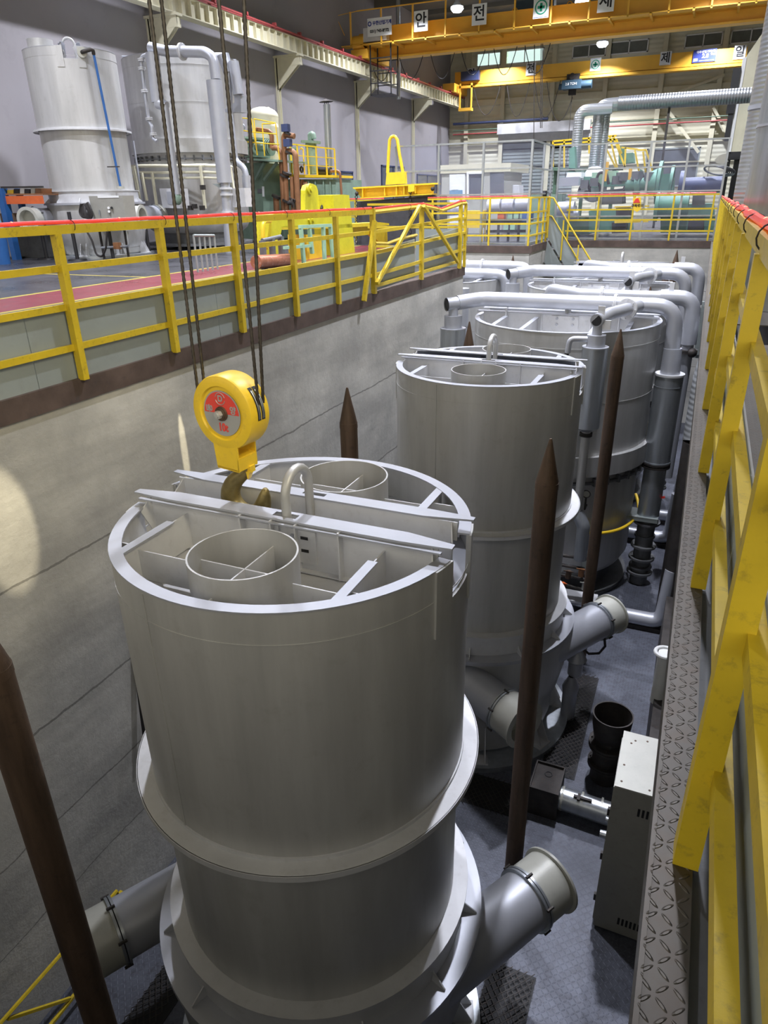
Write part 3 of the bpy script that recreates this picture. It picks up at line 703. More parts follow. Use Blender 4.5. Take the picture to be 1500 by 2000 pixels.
    P('base_shell', 'silver', lambda b: b.lathe([(1.46, zB-.03), (1.46, zB-.75), (1.38, zB-1.15), (1.30, zB-1.3), (1.30, .35), (1.24, .12)], 96))
    br = P('base_ring', 'galv', lambda b: (b.annulus(1.2, 1.60, .06, .09, 96), b.annulus(1.585, 1.61, 0, .09, 96), b.annulus(1.18, 1.22, 0, .35, 64)))
    for k in range(8):
        a = 2*PI*k/8+.35; c, s = math.cos(a), math.sin(a)
        P('foot_bracket', 'silver_flat', lambda b: [b.prism([(c*1.28-s*o, s*1.28+c*o, .09), (c*1.52-s*o, s*1.52+c*o, .09), (c*1.52-s*o, s*1.52+c*o, .12), (c*1.30-s*o, s*1.30+c*o, .62)], (-s*.012, c*.012, 0)) for o in (-.09, .09)]+[b.cbox((c*1.44, s*1.44, .10), (.2, .28, .02), a)], br, smooth=False)
    # four burner ducts set on the tangent
    zd = Ht-4.40
    if zd > .5:
        for k in range(4):
            f = math.radians(60+90*k); d = Vector((math.cos(f), math.sin(f), 0)); o = Vector((math.sin(f), -math.cos(f), 0))*1.10+Vector((0, 0, zd))
            bd = P('burner_duct', 'silver_b', lambda b: b.cyl(o+d*.35, o+d*1.72, .30, .30, 40))
            P('duct_flange', 'galv', lambda b: (b.cyl(o+d*1.70, o+d*1.725, .335, .335, 40), b.cyl(o+d*1.735, o+d*1.76, .335, .335, 40)), bd)
            P('burner_cap', 'cap', lambda b: b.skin([b.ring(o+d*x, o.normalized().cross(d).normalized() if 0 else Vector((0, 0, 1)), d.cross(Vector((0, 0, 1))), r, 40) for x, r in ((1.76, .315), (2.08, .315), (2.085, .35), (2.11, .35), (2.112, .26), (1.9, .25))], False, False, True), bd)
            for q in (0, 1.05, 2.1, 3.15, 4.2, 5.25): P('clamp', 'iron', lambda b: b.cyl(o+d*1.73+Vector((0, 0, .34*math.cos(q)))+o.xyz.cross(Vector((0, 0, 0)))+d.cross(Vector((0, 0, 1)))*.34*math.sin(q)-d*.03, o+d*1.73+Vector((0, 0, .34*math.cos(q)))+d.cross(Vector((0, 0, 1)))*.34*math.sin(q)+d*.05, .016, .016, 6), bd)
    return t
HT = -0.60-PF
bell1 = bell('nearest silver bell furnace in the pit, directly below the crane hook', (-2.5, 3.97, PF), HT, 'silver bell furnaces')
bell2 = place(bell1, (-2.56, 9.45, PF), 'second silver bell furnace in the pit, behind the nearest one')
bell5 = place(bell1, (-2.55, 25.3, PF), 'smallest looking bell furnace at the far end of the pit', scale=(1.14, 1.0, 1.0))
bellA = bell('tall silver bell furnace with a blue pipe, standing on the hall floor at upper left', (-18.0, 18.3, .0), 5.56, 'silver bell furnaces', slv=.30)
bellA.scale = (.98, .98, 1); bellA.rotation_euler = (0, 0, math.radians(-45))
def blue_pipe(b):
    n = Vector((.80, -.60, 0)); s = Vector((.60, .80, 0)); c = Vector((-18.0, 18.3, 0)) + Vector((-.7, .713, 0))*0
    def q(lat, z, out): return c+Vector((.713, .701, 0))*lat+Vector((.701, -.713, 0))*out+Vector((0, 0, z))
    return q
Q = blue_pipe(None)
t = thing('blue_vent_pipe', 'thin blue pipe running down the front of the left silver furnace', 'pipe', Q(.7, 1.9, 1.4))
part(t, 'pipe', 'blue', lambda b: b.tube([Q(.63, 5.40, 1.30), Q(.78, 2.0, 1.34)], .035, 10))
part(t, 'elbow', 'iron', lambda b: b.tube([Q(.33, 5.42, 1.2), Q(.33, 5.42, 1.36), Q(.63, 5.50, 1.36), Q(.63, 5.38, 1.30)], .05, 10, bend=.08))
part(t, 'flange', 'cap', lambda b: b.cyl(Q(.33, 5.42, 1.24), Q(.33, 5.42, 1.30), .13))
part(t, 'flange', 'cap', lambda b: b.cyl(Q(.78, 1.95, 1.34), Q(.78, 2.02, 1.34), .12))
for z in (2.55,): part(t, 'pipe_clip', 'iron', lambda b: b.bar(Q(.5, z, 1.28), Q(.85, z, 1.38), .03))

# large furnaces ----------------------------------------------------
def big(label, loc, Ht, grp, R=1.90):
    t = thing('large_furnace', label, 'furnace', loc, grp)
    def P(n, m, fn, par=t, **k): return part(par, n, m, fn, world=False, **k)
    zb = Ht-2.42
    P('shell', 'silver', lambda b: (b.lathe([(R-.02, Ht-.4), (R-.02, Ht), (R, Ht), (R, zb)], 112), b.annulus(R, R+.006, Ht-.30, Ht-.285, 96), b.annulus(R, R+.006, Ht-1.35, Ht-1.34, 96)))
    P('rim_ring', 'silver_b', lambda b: b.annulus(R-.09, R+.006, Ht, Ht+.014, 112))
    P('lid_plate', 'silver_flat', lambda b: b.lathe([(.0001, Ht-.32), (R-.02, Ht-.32)], 64))
    P('skirt_band', 'silver', lambda b: (b.lathe([(R-.01, zb), (R+.10, zb), (R+.10, zb-.42), (R-.05, zb-.42)], 112, close=True)))
    P('corner_tab', 'cap', lambda b: b.prism([((R-.02)*math.cos(.1), (R-.02)*math.sin(.1), zb+.35), ((R+.14)*math.cos(.1), (R+.14)*math.sin(.1), zb), ((R-.02)*math.cos(.1), (R-.02)*math.sin(.1), zb)], (0, .12, 0)), smooth=False)
    P('clamp_ring', 'dull', lambda b: (b.annulus(R-.1, R+.03, zb-.62, zb-.58, 112), [b.cbox(((R+.0)*math.cos(2*PI*k/40), (R+.0)*math.sin(2*PI*k/40), zb-.58), (.09, .05, .16), 2*PI*k/40) for k in range(40)]))
    P('lower_shell', 'silver', lambda b: b.lathe([(R-.06, zb-.4), (R-.06, .75), (R-.16, .55), (R-.34, .42)], 112))
    P('base_ring', 'dull', lambda b: (b.lathe([(R-.38, .5), (R-.38, .02)], 64), b.annulus(R-.42, R-.02, 0, .08, 96)))
    for s in (-1, 1):
        yw = s*.24
        bm_ = P('lifting_beam', 'silver_flat', lambda b: (b.box(-1.72, 1.72, yw-.007, yw+.007, Ht-.3, Ht+.10), b.box(-1.7, 1.7, yw-.06, yw+.06, Ht-.31, Ht-.295), [b.box(x-.007, x+.007, yw-(.08 if s < 0 else 0), yw+(0 if s < 0 else .08), Ht-.3, Ht+.1) for x in (-1.2, -.45, .55, 1.1)]), smooth=False)
        P('top_flange', 'silver_b', lambda b: b.box(-1.85, 1.85, yw-.08, yw+.08, Ht+.10, Ht+.116), bm_, smooth=False)
        for x in (-1.2, -.55, .75, 1.35):
            ye = s*math.sqrt((R-.06)**2-x*x)
            st_ = P('strut', 'silver_b', lambda b: b.bar((x, s*.3, Ht+.03), (x, ye, Ht+.01), .09, .014), smooth=False)
            P('strut_web', 'silver_flat', lambda b: b.prism([(x, yw, Ht+.02), (x, ye, Ht), (x, ye, Ht-.3), (x, yw, Ht-.3)], (.01, 0, 0)), st_, smooth=False)
    lp = P('lug_plate', 'silver_flat', lambda b: b.box(-.25, .30, -.27, -.248, Ht-.17, Ht+.07), smooth=False)
    for x in (-.14, .19):
        for z in (-.10, .02): P('bolt', 'silver_b', lambda b: b.cyl((x, -.27, Ht+z), (x, -.295, Ht+z), .03, .028, 6), lp)
    P('lifting_eye', 'silver', lambda b: b.tube([(.03, -.13, Ht-.1), (.03, -.13, Ht+.25)]+[(.03, -.13*math.cos(PI*k/10), Ht+.25+.13*math.sin(PI*k/10)) for k in range(1, 10)]+[(.03, .13, Ht+.25), (.03, .13, Ht-.1)], .045, 12))
    return t
big3 = big('third furnace in the pit, a wide silver drum crossed by exhaust pipes', (-2.5, 15.2, PF), -.80-PF, 'large silver furnaces')
big4 = place(big3, (-2.55, 20.35, PF+.1), 'fourth furnace in the pit, a wide silver drum behind the piped one')
big6 = place(big3, (-7.25, 21.0, PF+.15), 'pale silver furnace in the pit bay beside the left concrete wall')
bigB = place(big3, (-17.6, 22.9, .12), 'large silver furnace with pipework on the hall floor behind the wire ropes')
bigB.scale = (1.02, 1.02, 1.0); bigB.rotation_euler = (0, 0, math.radians(40))

# exhaust pipe sets -------------------------------------------------
def flange(b, c, ax, r, w=.05, n=20, nb=0):
    c, ax = Vector(c), Vector(ax).normalized(); b.cyl(c-ax*w/2, c-ax*.004, r, r, n); b.cyl(c+ax*.004, c+ax*w/2, r, r, n)
    for k in range(nb):
        a, bb = b.frame(c, c+ax); o = c+a*math.cos(2*PI*k/nb)*r*.86+bb*math.sin(2*PI*k/nb)*r*.86; b.cyl(o-ax*(w/2+.02), o+ax*(w/2+.02), .012, .012, 6)
def riser(label, x, y, z, zb, grp, loc):
    """front exhaust run: tee at left, level pipe over the drum, drop leg with lagged casing"""
    t = thing('exhaust_pipe', label, 'pipe', loc, grp); yl = y+.05
    part(t, 'main_pipe', 'silver_b', lambda b: b.tube([(x-2.18, y-.45, z-.03), (x-1.75, yl-.1, z+.02), (x+2.13, yl, z+.0), (x+2.18, yl, z-1.1)], .15, 24, bend=.42))
    part(t, 'tee', 'silver_b', lambda b: (b.cyl((x-2.36, y-.62, z-.05), (x-2.14, y-.42, z-.03), .135, .135, 20, False, False), b.cyl((x-2.36, y-.62, z-.05), (x-2.345, y-.605, z-.05), .14, .14, 20, False, False), b.cyl((x-2.24, y-.52, z-.06), (x-2.24, y-.52, z-.30), .10, .10)))
    part(t, 'tee_mouth', 'ink', lambda b: b.cyl((x-2.35, y-.61, z-.05), (x-2.33, y-.59, z-.05), .12, .12, 20))
    cn = part(t, 'canister', 'galv', lambda b: (b.cyl((x-2.24, y-.52, z-.55), (x-2.24, y-.52, z-3.1), .27, .27, 32)))
    part(t, 'canister_neck', 'silver_b', lambda b: (b.cyl((x-2.24, y-.52, z-.28), (x-2.24, y-.52, z-.55), .19, .19, 28), b.annulus(.18, .275, z-.56, z-.54, 32, (x-2.24, y-.52, 0))), cn)
    part(t, 'drop_leg', 'silver_b', lambda b: b.cyl((x+2.18, yl, z-.8), (x+2.2, yl, z-1.45), .21 if 0 else .17, .20, 28))
    cs = part(t, 'casing', 'galv', lambda b: (b.cyl((x+2.2, yl, z-1.32), (x+2.2, yl, z-3.2), .27, .27, 36), b.annulus(.26, .285, z-3.22, z-3.17, 36, (x+2.2, yl, 0)), b.annulus(.26, .275, z-1.56, z-1.55, 36, (x+2.2, yl, 0))))
    part(t, 'casing_collar', 'silver_flat', lambda b: b.annulus(.19, .285, z-1.34, z-1.30, 36, (x+2.2, yl, 0)), cs)
    part(t, 'lower_casing', 'galv', lambda b: (b.cyl((x+2.2, yl, z-3.26), (x+2.2, yl, z-4.45), .23, .23, 32)))
    part(t, 'coupling_ring', 'iron', lambda b: (b.annulus(.2, .29, z-3.24, z-3.20, 32, (x+2.2, yl, 0)), b.annulus(.2, .29, z-3.31, z-3.27, 32, (x+2.2, yl, 0))))
    part(t, 'support_bracket', 'grey', lambda b: (b.box(x+1.5, x+2.42, yl-.28, yl-.2, z-4.52, z-4.42), b.box(x+1.6, x+2.42, yl-.28, yl+.28, z-4.46, z-4.44)), smooth=False)
    vb = part(t, 'valve_body', 'dull', lambda b: (b.cyl((x+2.2, yl, z-4.45), (x+2.2, yl, zb), .19, .19, 24), [b.cyl((x+2.2, yl, q-.025), (x+2.2, yl, q+.025), rr_, rr_, 24) for q, rr_ in ((z-4.62, .28), (z-4.95, .22), (z-5.2, .27), (z-5.5, .28), (z-5.72, .25), (z-5.86, .28))]))
    part(t, 'valve_lever', 'red', lambda b: b.bar((x+2.35, yl-.05, z-4.0), (x+2.48, yl-.1, z-3.95), .04), vb)
    # branch with its own can on the near right
    cx_, cy_ = x+.92, y-1.88
    part(t, 'branch_pipe', 'silver_b', lambda b: b.tube([(cx_-.02, cy_-.10, z-.02), (cx_+.12, cy_+.45, z+.02), (x+1.45, yl-.08, z)], .115, 20, bend=.35))
    part(t, 'branch_mouth', 'ink', lambda b: b.cyl((cx_-.021, cy_-.104, z-.02), (cx_-.018, cy_-.095, z-.02), .095, .095, 20))
    part(t, 'branch_flange', 'silver_flat', lambda b: flange(b, (x+1.27, yl-.62, z), (.3, .95, 0), .20, .05, 24, 8))
    part(t, 'pipe_flange', 'silver_flat', lambda b: (flange(b, (x+.98, yl, z), (1, 0, 0), .20, .05, 24, 8)))
    c2 = part(t, 'canister', 'galv', lambda b: (b.cyl((cx_, cy_, z-.50), (cx_, cy_, z-2.0), .23, .23, 32), b.cyl((cx_, cy_, z-2.0), (cx_, cy_, z-2.08), .23, .12, 32)))
    part(t, 'canister_neck', 'silver_b', lambda b: (b.cyl((cx_, cy_, z-.28), (cx_, cy_, z-.50), .165, .165, 28), b.annulus(.16, .235, z-.51, z-.49, 32, (cx_, cy_, 0)), b.cyl((cx_, cy_, z-.05), (cx_, cy_, z-.28), .085, .085)), c2)
    part(t, 'bracket_tab', 'silver_flat', lambda b: (b.box(cx_-.02, cx_+.10, cy_-.02, cy_, z+.05, z+.22), b.box(cx_+.06, cx_+.22, cy_-.02, cy_+.02, z-.18, z-.02)), smooth=False)
    tp1 = part(t, 'tail_pipe', 'silver', lambda b: b.cyl((cx_, cy_, z-2.05), (cx_, cy_, z-3.9), .085, .085, 20))
    part(t, 'pipe_flange', 'iron', lambda b: flange(b, (cx_, cy_, z-2.15), (0, 0, 1), .12, .07), tp1)
    part(t, 'tail_pipe', 'galv', lambda b: b.tube([(cx_, cy_, z-3.8), (cx_+.16, cy_-.05, z-4.05), (cx_+.16, cy_-.05, z-4.8)], .13, 18, bend=.2))
    part(t, 'drain_elbow', 'silver_b', lambda b: b.tube([(cx_-.1, cy_-.03, z-.36), (cx_-.45, cy_-.1, z-.36), (cx_-.47, cy_-.1, z-.62)], .05, 12, bend=.1))
    part(t, 'drain_hose', 'hose', lambda b: b.tube([(cx_-.47, cy_-.1, z-.58), (cx_-.52, cy_-.12, z-.82), (cx_-.72, cy_-.15, z-1.05), (cx_-.95, cy_-.15, z-1.5)], .042, 10, bend=.2))
    part(t, 'pipe_clip', 'silver_flat', lambda b: [(b.torus((x+q, yl, z), .155, .008, (1, 0, 0), 20, 5), b.bar((x+q, yl-.16, z-.14), (x+q, yl-.16, z-.30), .03)) for q in (-1.2, .75)])
    return t
ex3 = riser('silver exhaust pipe over the front of the third furnace with lagged drop leg', -2.5, 14.95, -.46, PF, 'exhaust pipes over the large furnaces', (-2.5, 14.95, PF))
place(ex3, (-2.5, 14.95+5.15, PF+.12), 'silver exhaust pipe over the front of the fourth furnace')
def rear(label, x, y, z, grp, loc):
    t = thing('exhaust_pipe', label, 'pipe', loc, grp)
    part(t, 'main_pipe', 'silver_b', lambda b: b.tube([(x-.75, y+.75, z-.35), (x-.72, y+.7, z+.02), (x+.1, y+.02, z), (x+.9, y, z), (x+2.4, y, z), (x+2.45, y, z-1.2), (x+2.45, y, z-4)], .12, 20, bend=.3))
    part(t, 'wide_bend', 'silver_b', lambda b: b.tube([(x+1.75, y, z), (x+2.42, y, z), (x+2.45, y, z-.95)], .155, 24, bend=.42))
    part(t, 'pipe_flange', 'silver_flat', lambda b: (flange(b, (x+.55, y, z), (1, 0, 0), .18, .05, 20, 6), b.cbox((x+1.95, y, z+.2), (.1, .03, .2))))
    part(t, 'valve', 'iron', lambda b: (flange(b, (x+2.45, y, z-1.1), (0, 0, 1), .2, .08, 20), b.ball((x+2.55, y-.15, z-1.1), .1, 8)))
    return t
re3 = rear('thinner exhaust pipe at the back of the third furnace with a sloping left end', -2.5, 16.3, -.45, 'exhaust pipes over the large furnaces', (-2.5, 16.3, PF))
place(re3, (-2.5, 16.3+5.3, PF+.12), 'thinner exhaust pipe at the back of the fourth furnace')
def bay(label, x, y, z, loc, ln):
    t = thing('exhaust_pipe', label, 'pipe', loc, 'exhaust pipes over the large furnaces')
    part(t, 'main_pipe', 'silver_b', lambda b: b.tube([(x-ln, y+.0, z), (x, y, z), (x+.55, y+.0, z-.02), (x+.6, y, z-1.0)], .15, 20, bend=.4))
    part(t, 'pipe_flange', 'silver_flat', lambda b: (flange(b, (x-.9, y, z), (1, 0, 0), .2, .05, 20, 8), flange(b, (x-1.4, y, z), (1, 0, 0), .17, .04)))
    part(t, 'casing', 'galv', lambda b: b.cyl((x+.6, y, z-.95), (x+.6, y, z-3.2), .2, .2, 24)); return t
bay('silver exhaust pipe over the bay furnace, the nearer of the pair', -5.75, 20.6, -.5, (-5.6, 20.6, PF), 1.45)
bay('silver exhaust pipe over the bay furnace, the farther of the pair', -5.5, 22.3, -.42, (-5.5, 22.3, PF), 2.6)
t = thing('lagged_pipe', 'lagged white vertical pipe at the left corner of the pit bay', 'pipe', (XL-.35, 18.3, PF))
part(t, 'pipe', 'silver_b', lambda b: b.cyl((XL-.30, 18.1, -.62), (XL-.30, 18.1, PF), .17, .17, 24))
for z in (-1.6, -2.7, -3.6): part(t, 'band', 'galv', lambda b: b.annulus(.165, .178, z, z+.03, 24, (XL-.30, 18.1, 0)))
b = MB(); b.bar((XL-.12, AY0-.04, PF), (XL-.12, AY0-.04, 0), .05)

# ------------------------------------------------------------------ guide stakes
def stake(label, x, y, ztip=-.35, r=.101):
    b = MB(); z = ztip
    b.skin([b.ring(Vector((x, y, q)), Vector((1, 0, 0)), Vector((0, 1, 0)), rr_, 20) for q, rr_ in ((PF, r*.98), (z-.42, r), (z-.40, r), (z-.02, r*.16), (z, r*.10))])
    b.skin([b.ring(Vector((x, y, q)), Vector((1, 0, 0)), Vector((0, 1, 0)), rr_, 20) for q, rr_ in ((z-.46, r*1.03), (z-.40, r*1.02))])
    return tag(b.build('guide_stake', 'rust', ang=50), label, 'guide post', 'rusty guide posts between the furnaces')
stake('rusty pointed post in front of the second furnace, the nearest on the right', -.98, 5.74)
stake('rusty pointed post right of the third furnace, before its lagged casing', -1.03, 11.43)
stake('short looking rusty tip rising left of the fourth furnace drop leg', -1.03, 17.25)
stake('rusty pointed post standing tall against the right end of the far pit wall', -.91, 26.8, ztip=-.2)
stake('rusty pointed post behind the nearest furnace against the left concrete wall', -3.42, 6.72)
stake('rusty pointed tip between the left canister and the third furnace', -3.46, 11.41, r=.09)
stake('thin rusty tip behind the bay furnace pipes', -6.0, 24.6, ztip=-.28)
stake('rusty post leaning across the lower left corner, nearest the camera', -3.25, 1.95, r=.105)
stake('rusty post tip just left of the tall far stake, behind the fourth furnace pipes', -1.01, 23.4, ztip=-.46)

# ================================================================== HOOK BLOCK AND ROPES
BX, BYY, BZ = -3.0, 4.02, .165
ax = Vector((-.10, -1, 0)).normalized(); rx = Vector((0, 0, 1)).cross(ax)*-1; rx = Vector((-ax.y, ax.x, 0)); 
rx = Vector((1, -.10, 0)).normalized()
def BP(u, v, d=0): return Vector((BX, BYY, BZ))+rx*u+Vector((0, 0, 1))*v+ax*d
hb = thing('hook_block', 'round yellow crane hook block marked 10t above the nearest furnace', 'hook block', (BX, BYY, BZ-.62))
RB, TB = .275, .105
def blk(b):
    R_ = []
    for r, d in ((.19, TB-.012), (.20, TB+.004), (.245, TB+.004), (RB-.006, TB-.004), (RB, TB-.02), (RB, -TB+.02), (RB-.006, -TB+.004), (.245, -TB-.004), (.19, -TB)):
        R_.append(b.ring(BP(0, 0, d), rx, Vector((0, 0, 1)), r, 72))
    b.skin(R_, False, True, True)
hs = part(hb, 'housing', 'yellow_b', blk)
part(hb, 'rim_wear', 'silver_flat', lambda b: [b.skin([b.ring(BP(0, 0, .0), rx, Vector((0, 0, 1)), .1, 8)]*1) if 0 else None])if 0 else None
part(hs, 'name_plate', 'label_grey', lambda b: b.cyl(BP(0, 0, TB-.010), BP(0, 0, TB-.004), .168, .168, 64))
def half(b):
    P = [BP(.158*math.cos(PI*k/32), .158*math.sin(PI*k/32), TB-.004) for k in range(33)]; b.prism(P, ax*.0015)
np_ = part(hs, 'red_half', 'label_red', half)
text('D', .062, BP(0, .108, TB-.001), rx, (0, 0, 1), 'label_grey', hs, 'emblem_letter', .0008, bold=.002)
part(hs, 'emblem_ring', 'label_grey', lambda b: [b.tube([BP(.043*math.cos(a0+q*.1), .108+.043*math.sin(a0+q*.1), TB-.001) for q in range(n_)], .0028, 5) for a0, n_ in ((.25, 27), (.25+PI, 27))])
text('동', .062, BP(-.108, .030, TB-.001), (0, 0, 1), -rx, 'label_grey', hs, 'lettering', .0008, bold=.002)
text('양', .062, BP(.108, .030, TB-.001), rx, (0, 0, 1), 'label_grey', hs, 'lettering', .0008, bold=.002)
text('10t', .082, BP(0, -.105, TB-.002), rx, (0, 0, 1), 'label_red', hs, 'capacity_lettering', .0008, bold=.003, sx=.82)
part(hb, 'axle_washer', 'rust', lambda b: (b.cyl(BP(0, 0, TB-.01), BP(0, 0, TB+.012), .055, .052, 32), b.cyl(BP(0, 0, TB+.012), BP(0, 0, TB+.02), .043, .043, 32)))
part(hb, 'axle_bolt', 'silver', lambda b: (b.cyl(BP(0, 0, TB+.02), BP(0, 0, TB+.05), .030, .030, 6), b.cyl(BP(0, 0, TB+.05), BP(0, 0, TB+.06), .018, .017, 16)))
# rope slots on the rim: dark recess with sheave ropes
def slots(b):
    for d0 in (-.045, .0):
        for s_ in (0,):
            pts = []
            for k in range(13):
                a = math.radians(-8+k*4.3); pts.append(a)
            A = [b.bm.verts.new(BP((RB+.0025)*math.cos(a), (RB+.0025)*math.sin(a), d0)) for a in pts]
            B = [b.bm.verts.new(BP((RB+.0025)*math.cos(a), (RB+.0025)*math.sin(a), d0+.036)) for a in pts]
            for i in range(len(A)-1): b.bm.faces.new((A[i], A[i+1], B[i+1], B[i]))
part(hb, 'sheave_slot', 'black', slots)
def sheave(b):
    for d0 in (-.036, -.022, .008, .022):
        b.tube([BP((RB+.003)*math.cos(math.radians(a)), (RB+.003)*math.sin(math.radians(a)), d0) for a in range(-6, 42, 4)], .004, 6)
part(hb, 'sheave_edge', 'galv', sheave)
# neck box
def neck(b):
    def NP(u, v, d): return BP(u+.022, v+.038, d)
    for d in (TB-.012, -TB):
        b.prism([NP(-.14, -.22, d), NP(.09, -.25, d), NP(.085, -.475, d), NP(-.12, -.465, d)], ax*.012)
    b.prism([NP(-.12, -.46, -TB), NP(.085, -.47, -TB), NP(.085, -.458, -TB), NP(-.12, -.448, -TB)], ax*(2*TB))
    b.prism([NP(.078, -.375, -TB), NP(.078, -.47, -TB), NP(.088, -.47, -TB), NP(.088, -.375, -TB)], ax*(2*TB))
    b.prism([NP(-.13, -.375, -TB+.005), NP(.083, -.375, -TB+.005), NP(.083, -.365, -TB+.005), NP(-.13, -.365, -TB+.005)], ax*(2*TB-.02))
part(hb, 'neck_box', 'yellow_b', neck, smooth=False)
HK = Vector((BX+.025, BYY+.02, 0))
hz0 = BZ-.425; HS = 1.20
def hk(b):
    pts = [(0.02, hz0+.02), (0.02, hz0-.03), (-.02, hz0-.07), (-.085, hz0-.125), (-.125, hz0-.20), (-.12, hz0-.275), (-.06, hz0-.335), (.02, hz0-.345), (.085, hz0-.31), (.118, hz0-.25), (.135, hz0-.19), (.145, hz0-.140)]
    rr = [.028, .030, .040, .050, .058, .062, .064, .062, .058, .048, .034, .016]
    P = []; Rr = []
    for i in range(len(pts)-1):
        for k in range(3):
            u = k/3; p0, p1, p2, p3 = (Vector((pts[max(i-1, 0)][0], 0, pts[max(i-1, 0)][1])), Vector((pts[i][0], 0, pts[i][1])), Vector((pts[i+1][0], 0, pts[i+1][1])), Vector((pts[min(i+2, len(pts)-1)][0], 0, pts[min(i+2, len(pts)-1)][1])))
            q = .5*((2*p1)+(p2-p0)*u+(2*p0-5*p1+4*p2-p3)*u*u+(3*p1-p0-3*p2+p3)*u**3)
            P.append(HK+Vector((q.x*HS+.02, 0, hz0+(q.z-hz0)*HS))); Rr.append((rr[i]*(1-u)+rr[i+1]*u)*1.3)
    P.append(HK+Vector((pts[-1][0]*HS+.02, 0, hz0+(pts[-1][1]-hz0)*HS))); Rr.append(rr[-1])
    b.tube(P, .05, 16, rr=Rr)
hk_ = part(hb, 'hook', 'hook', hk, ang=60)
part(hk_, 'hook_collar', 'yellow_b', lambda b: (b.cbox(HK+Vector((.06, 0, hz0-.02)), (.08, .06, .05)), b.prism([HK+Vector((.06, -.04, hz0-.04)), HK+Vector((.10, -.04, hz0-.03)), HK+Vector((.07, -.04, hz0-.10))], (0, .05, 0))), smooth=False)
# twisted wire ropes
def wire(b, p, q, r=.0125, pitch=.16):
    p, q = Vector(p), Vector(q); L = (q-p).length; a, bb = b.frame(p, q); d = (q-p)/L; n = int(L/pitch*8); R_ = []
    for i in range(n+1):
        s = L*i/n; ph = 2*PI*s/pitch; rg = []
        for k in range(12):
            t = 2*PI*k/12; rad = r*(.86+.20*math.cos(4*(t-ph)))
            rg.append(b.bm.verts.new(p+d*s+a*math.cos(t)*rad+bb*math.sin(t)*rad))
        R_.append(rg)
    b.skin(R_)
RT_ = [((at(384, 745, y=BYY-.03)), at(291, 0, y=4.0), 'leftmost'), (at(397, 735, y=BYY+.04), at(315, 0, y=4.08), 'second from the left'),
       (at(503, 775, y=BYY-.03), at(427, 0, y=3.97), 'third from the left'), (at(513, 765, y=BYY+.03), at(476, 0, y=4.08), 'rightmost')]
for p, q, nm in RT_:
    b = MB(); e = p+(q-p)*((LAMPZ+1.2-p.z)/(q.z-p.z)); wire(b, p-(q-p).normalized()*.08, e)
    tag(b.build('wire_rope', 'rope', ang=80), 'twisted wire rope of the hook block, %s of the four' % nm, 'wire rope', 'wire ropes holding the hook block')

# ================================================================== PIT FLOOR THINGS
cb = thing('electrical_cabinet', 'beige electrical cabinet with pale top standing on the pit floor under the walkway', 'cabinet', (.40, 6.55, PF))
CX0, CX1, CY0, CY1, CZ = -.02, .80, 6.08, 6.98, -4.30
part(cb, 'body', 'beige', lambda b: b.box(CX0, CX1, CY0, CY1, PF+.04, CZ), smooth=False)
part(cb, 'top_cover', 'cap', lambda b: b.box(CX0-.012, CX1, CY0-.01, CY1+.01, CZ, CZ+.02), smooth=False)
part(cb, 'plinth', 'black', lambda b: b.box(CX0+.03, CX1-.03, CY0+.03, CY1-.03, PF, PF+.05), smooth=False)
for z in (CZ-.28, PF+.25):
    part(cb, 'vent_slots', 'ink', lambda b: [b.box(CX0+.26+k*.045, CX0+.285+k*.045, CY0-.004, CY0, z-.05, z+.06) for k in range(6)], smooth=False)
part(cb, 'door', 'beige', lambda b: b.box(CX0-.02, CX0, CY0+.04, CY1-.04, PF+.1, CZ-.05), smooth=False)
part(cb, 'hinge', 'iron', lambda b: [b.box(CX0-.045, CX0-.02, CY0+.05, CY0+.09, z, z+.10) for z in (-6.2, -5.5, -4.8)], smooth=False)
part(cb, 'rotary_switch', 'galv', lambda b: b.cyl((CX0-.02, CY0+.28, -5.35), (CX0-.09, CY0+.28, -5.35), .05, .045))
part(cb, 'indicator', 'galv', lambda b: b.cyl((CX0-.02, CY0+.28, -5.1), (CX0-.05, CY0+.28, -5.1), .03, .03))
part(cb, 'screw_holes', 'rust', lambda b: [b.cyl((x, y, CZ+.02), (x, y, CZ+.023), .013, .013, 8) for x, y in ((.03, 6.16), (.32, 6.14), (.03, 6.42), (.07, 6.8), (.11, 6.86), (.24, 6.9))])
sp = thing('pipe_stub', 'open rusty flanged pipe stub standing behind the beige cabinet', 'pipe', (-.22, 8.6, PF))
part(sp, 'pipe', 'iron', lambda b: (b.lathe([(.27, PF+1.22), (.29, PF+1.22), (.27, PF+1.0), (.23, PF+.80), (.21, PF+.78)], 40, (-.22, 8.6, 0)), b.lathe([(.27, PF+1.22), (.24, PF+1.0), (.19, PF+.5)], 40, (-.22, 8.6, 0)), b.cyl((-.22, 8.6, PF), (-.22, 8.6, PF+.8), .21, .21, 32, True, False)))
part(sp, 'pipe_flange', 'iron', lambda b: (flange(b, (-.22, 8.6, PF+.66), (0, 0, 1), .29, .09, 32, 8), flange(b, (-.22, 8.6, PF+.30), (0, 0, 1), .27, .08, 32, 8)))
part(sp, 'inner_disc', 'rust', lambda b: b.lathe([(.0001, PF+.55), (.19, PF+.55)], 24, (-.22, 8.6, 0)))  # rust coloured disc inside the open stub
bx = thing('square_duct_box', 'dark steel box on the pit floor with a round duct leaving it', 'duct box', (-.94, 7.75, PF))
part(bx, 'box', 'iron', lambda b: (b.box(-1.16, -.74, 7.48, 7.50, PF, PF+.5), b.box(-1.16, -.74, 8.02, 8.04, PF, PF+.5), b.box(-1.16, -1.14, 7.5, 8.02, PF, PF+.5), b.box(-.76, -.74, 7.5, 8.02, PF, PF+.5)), smooth=False)
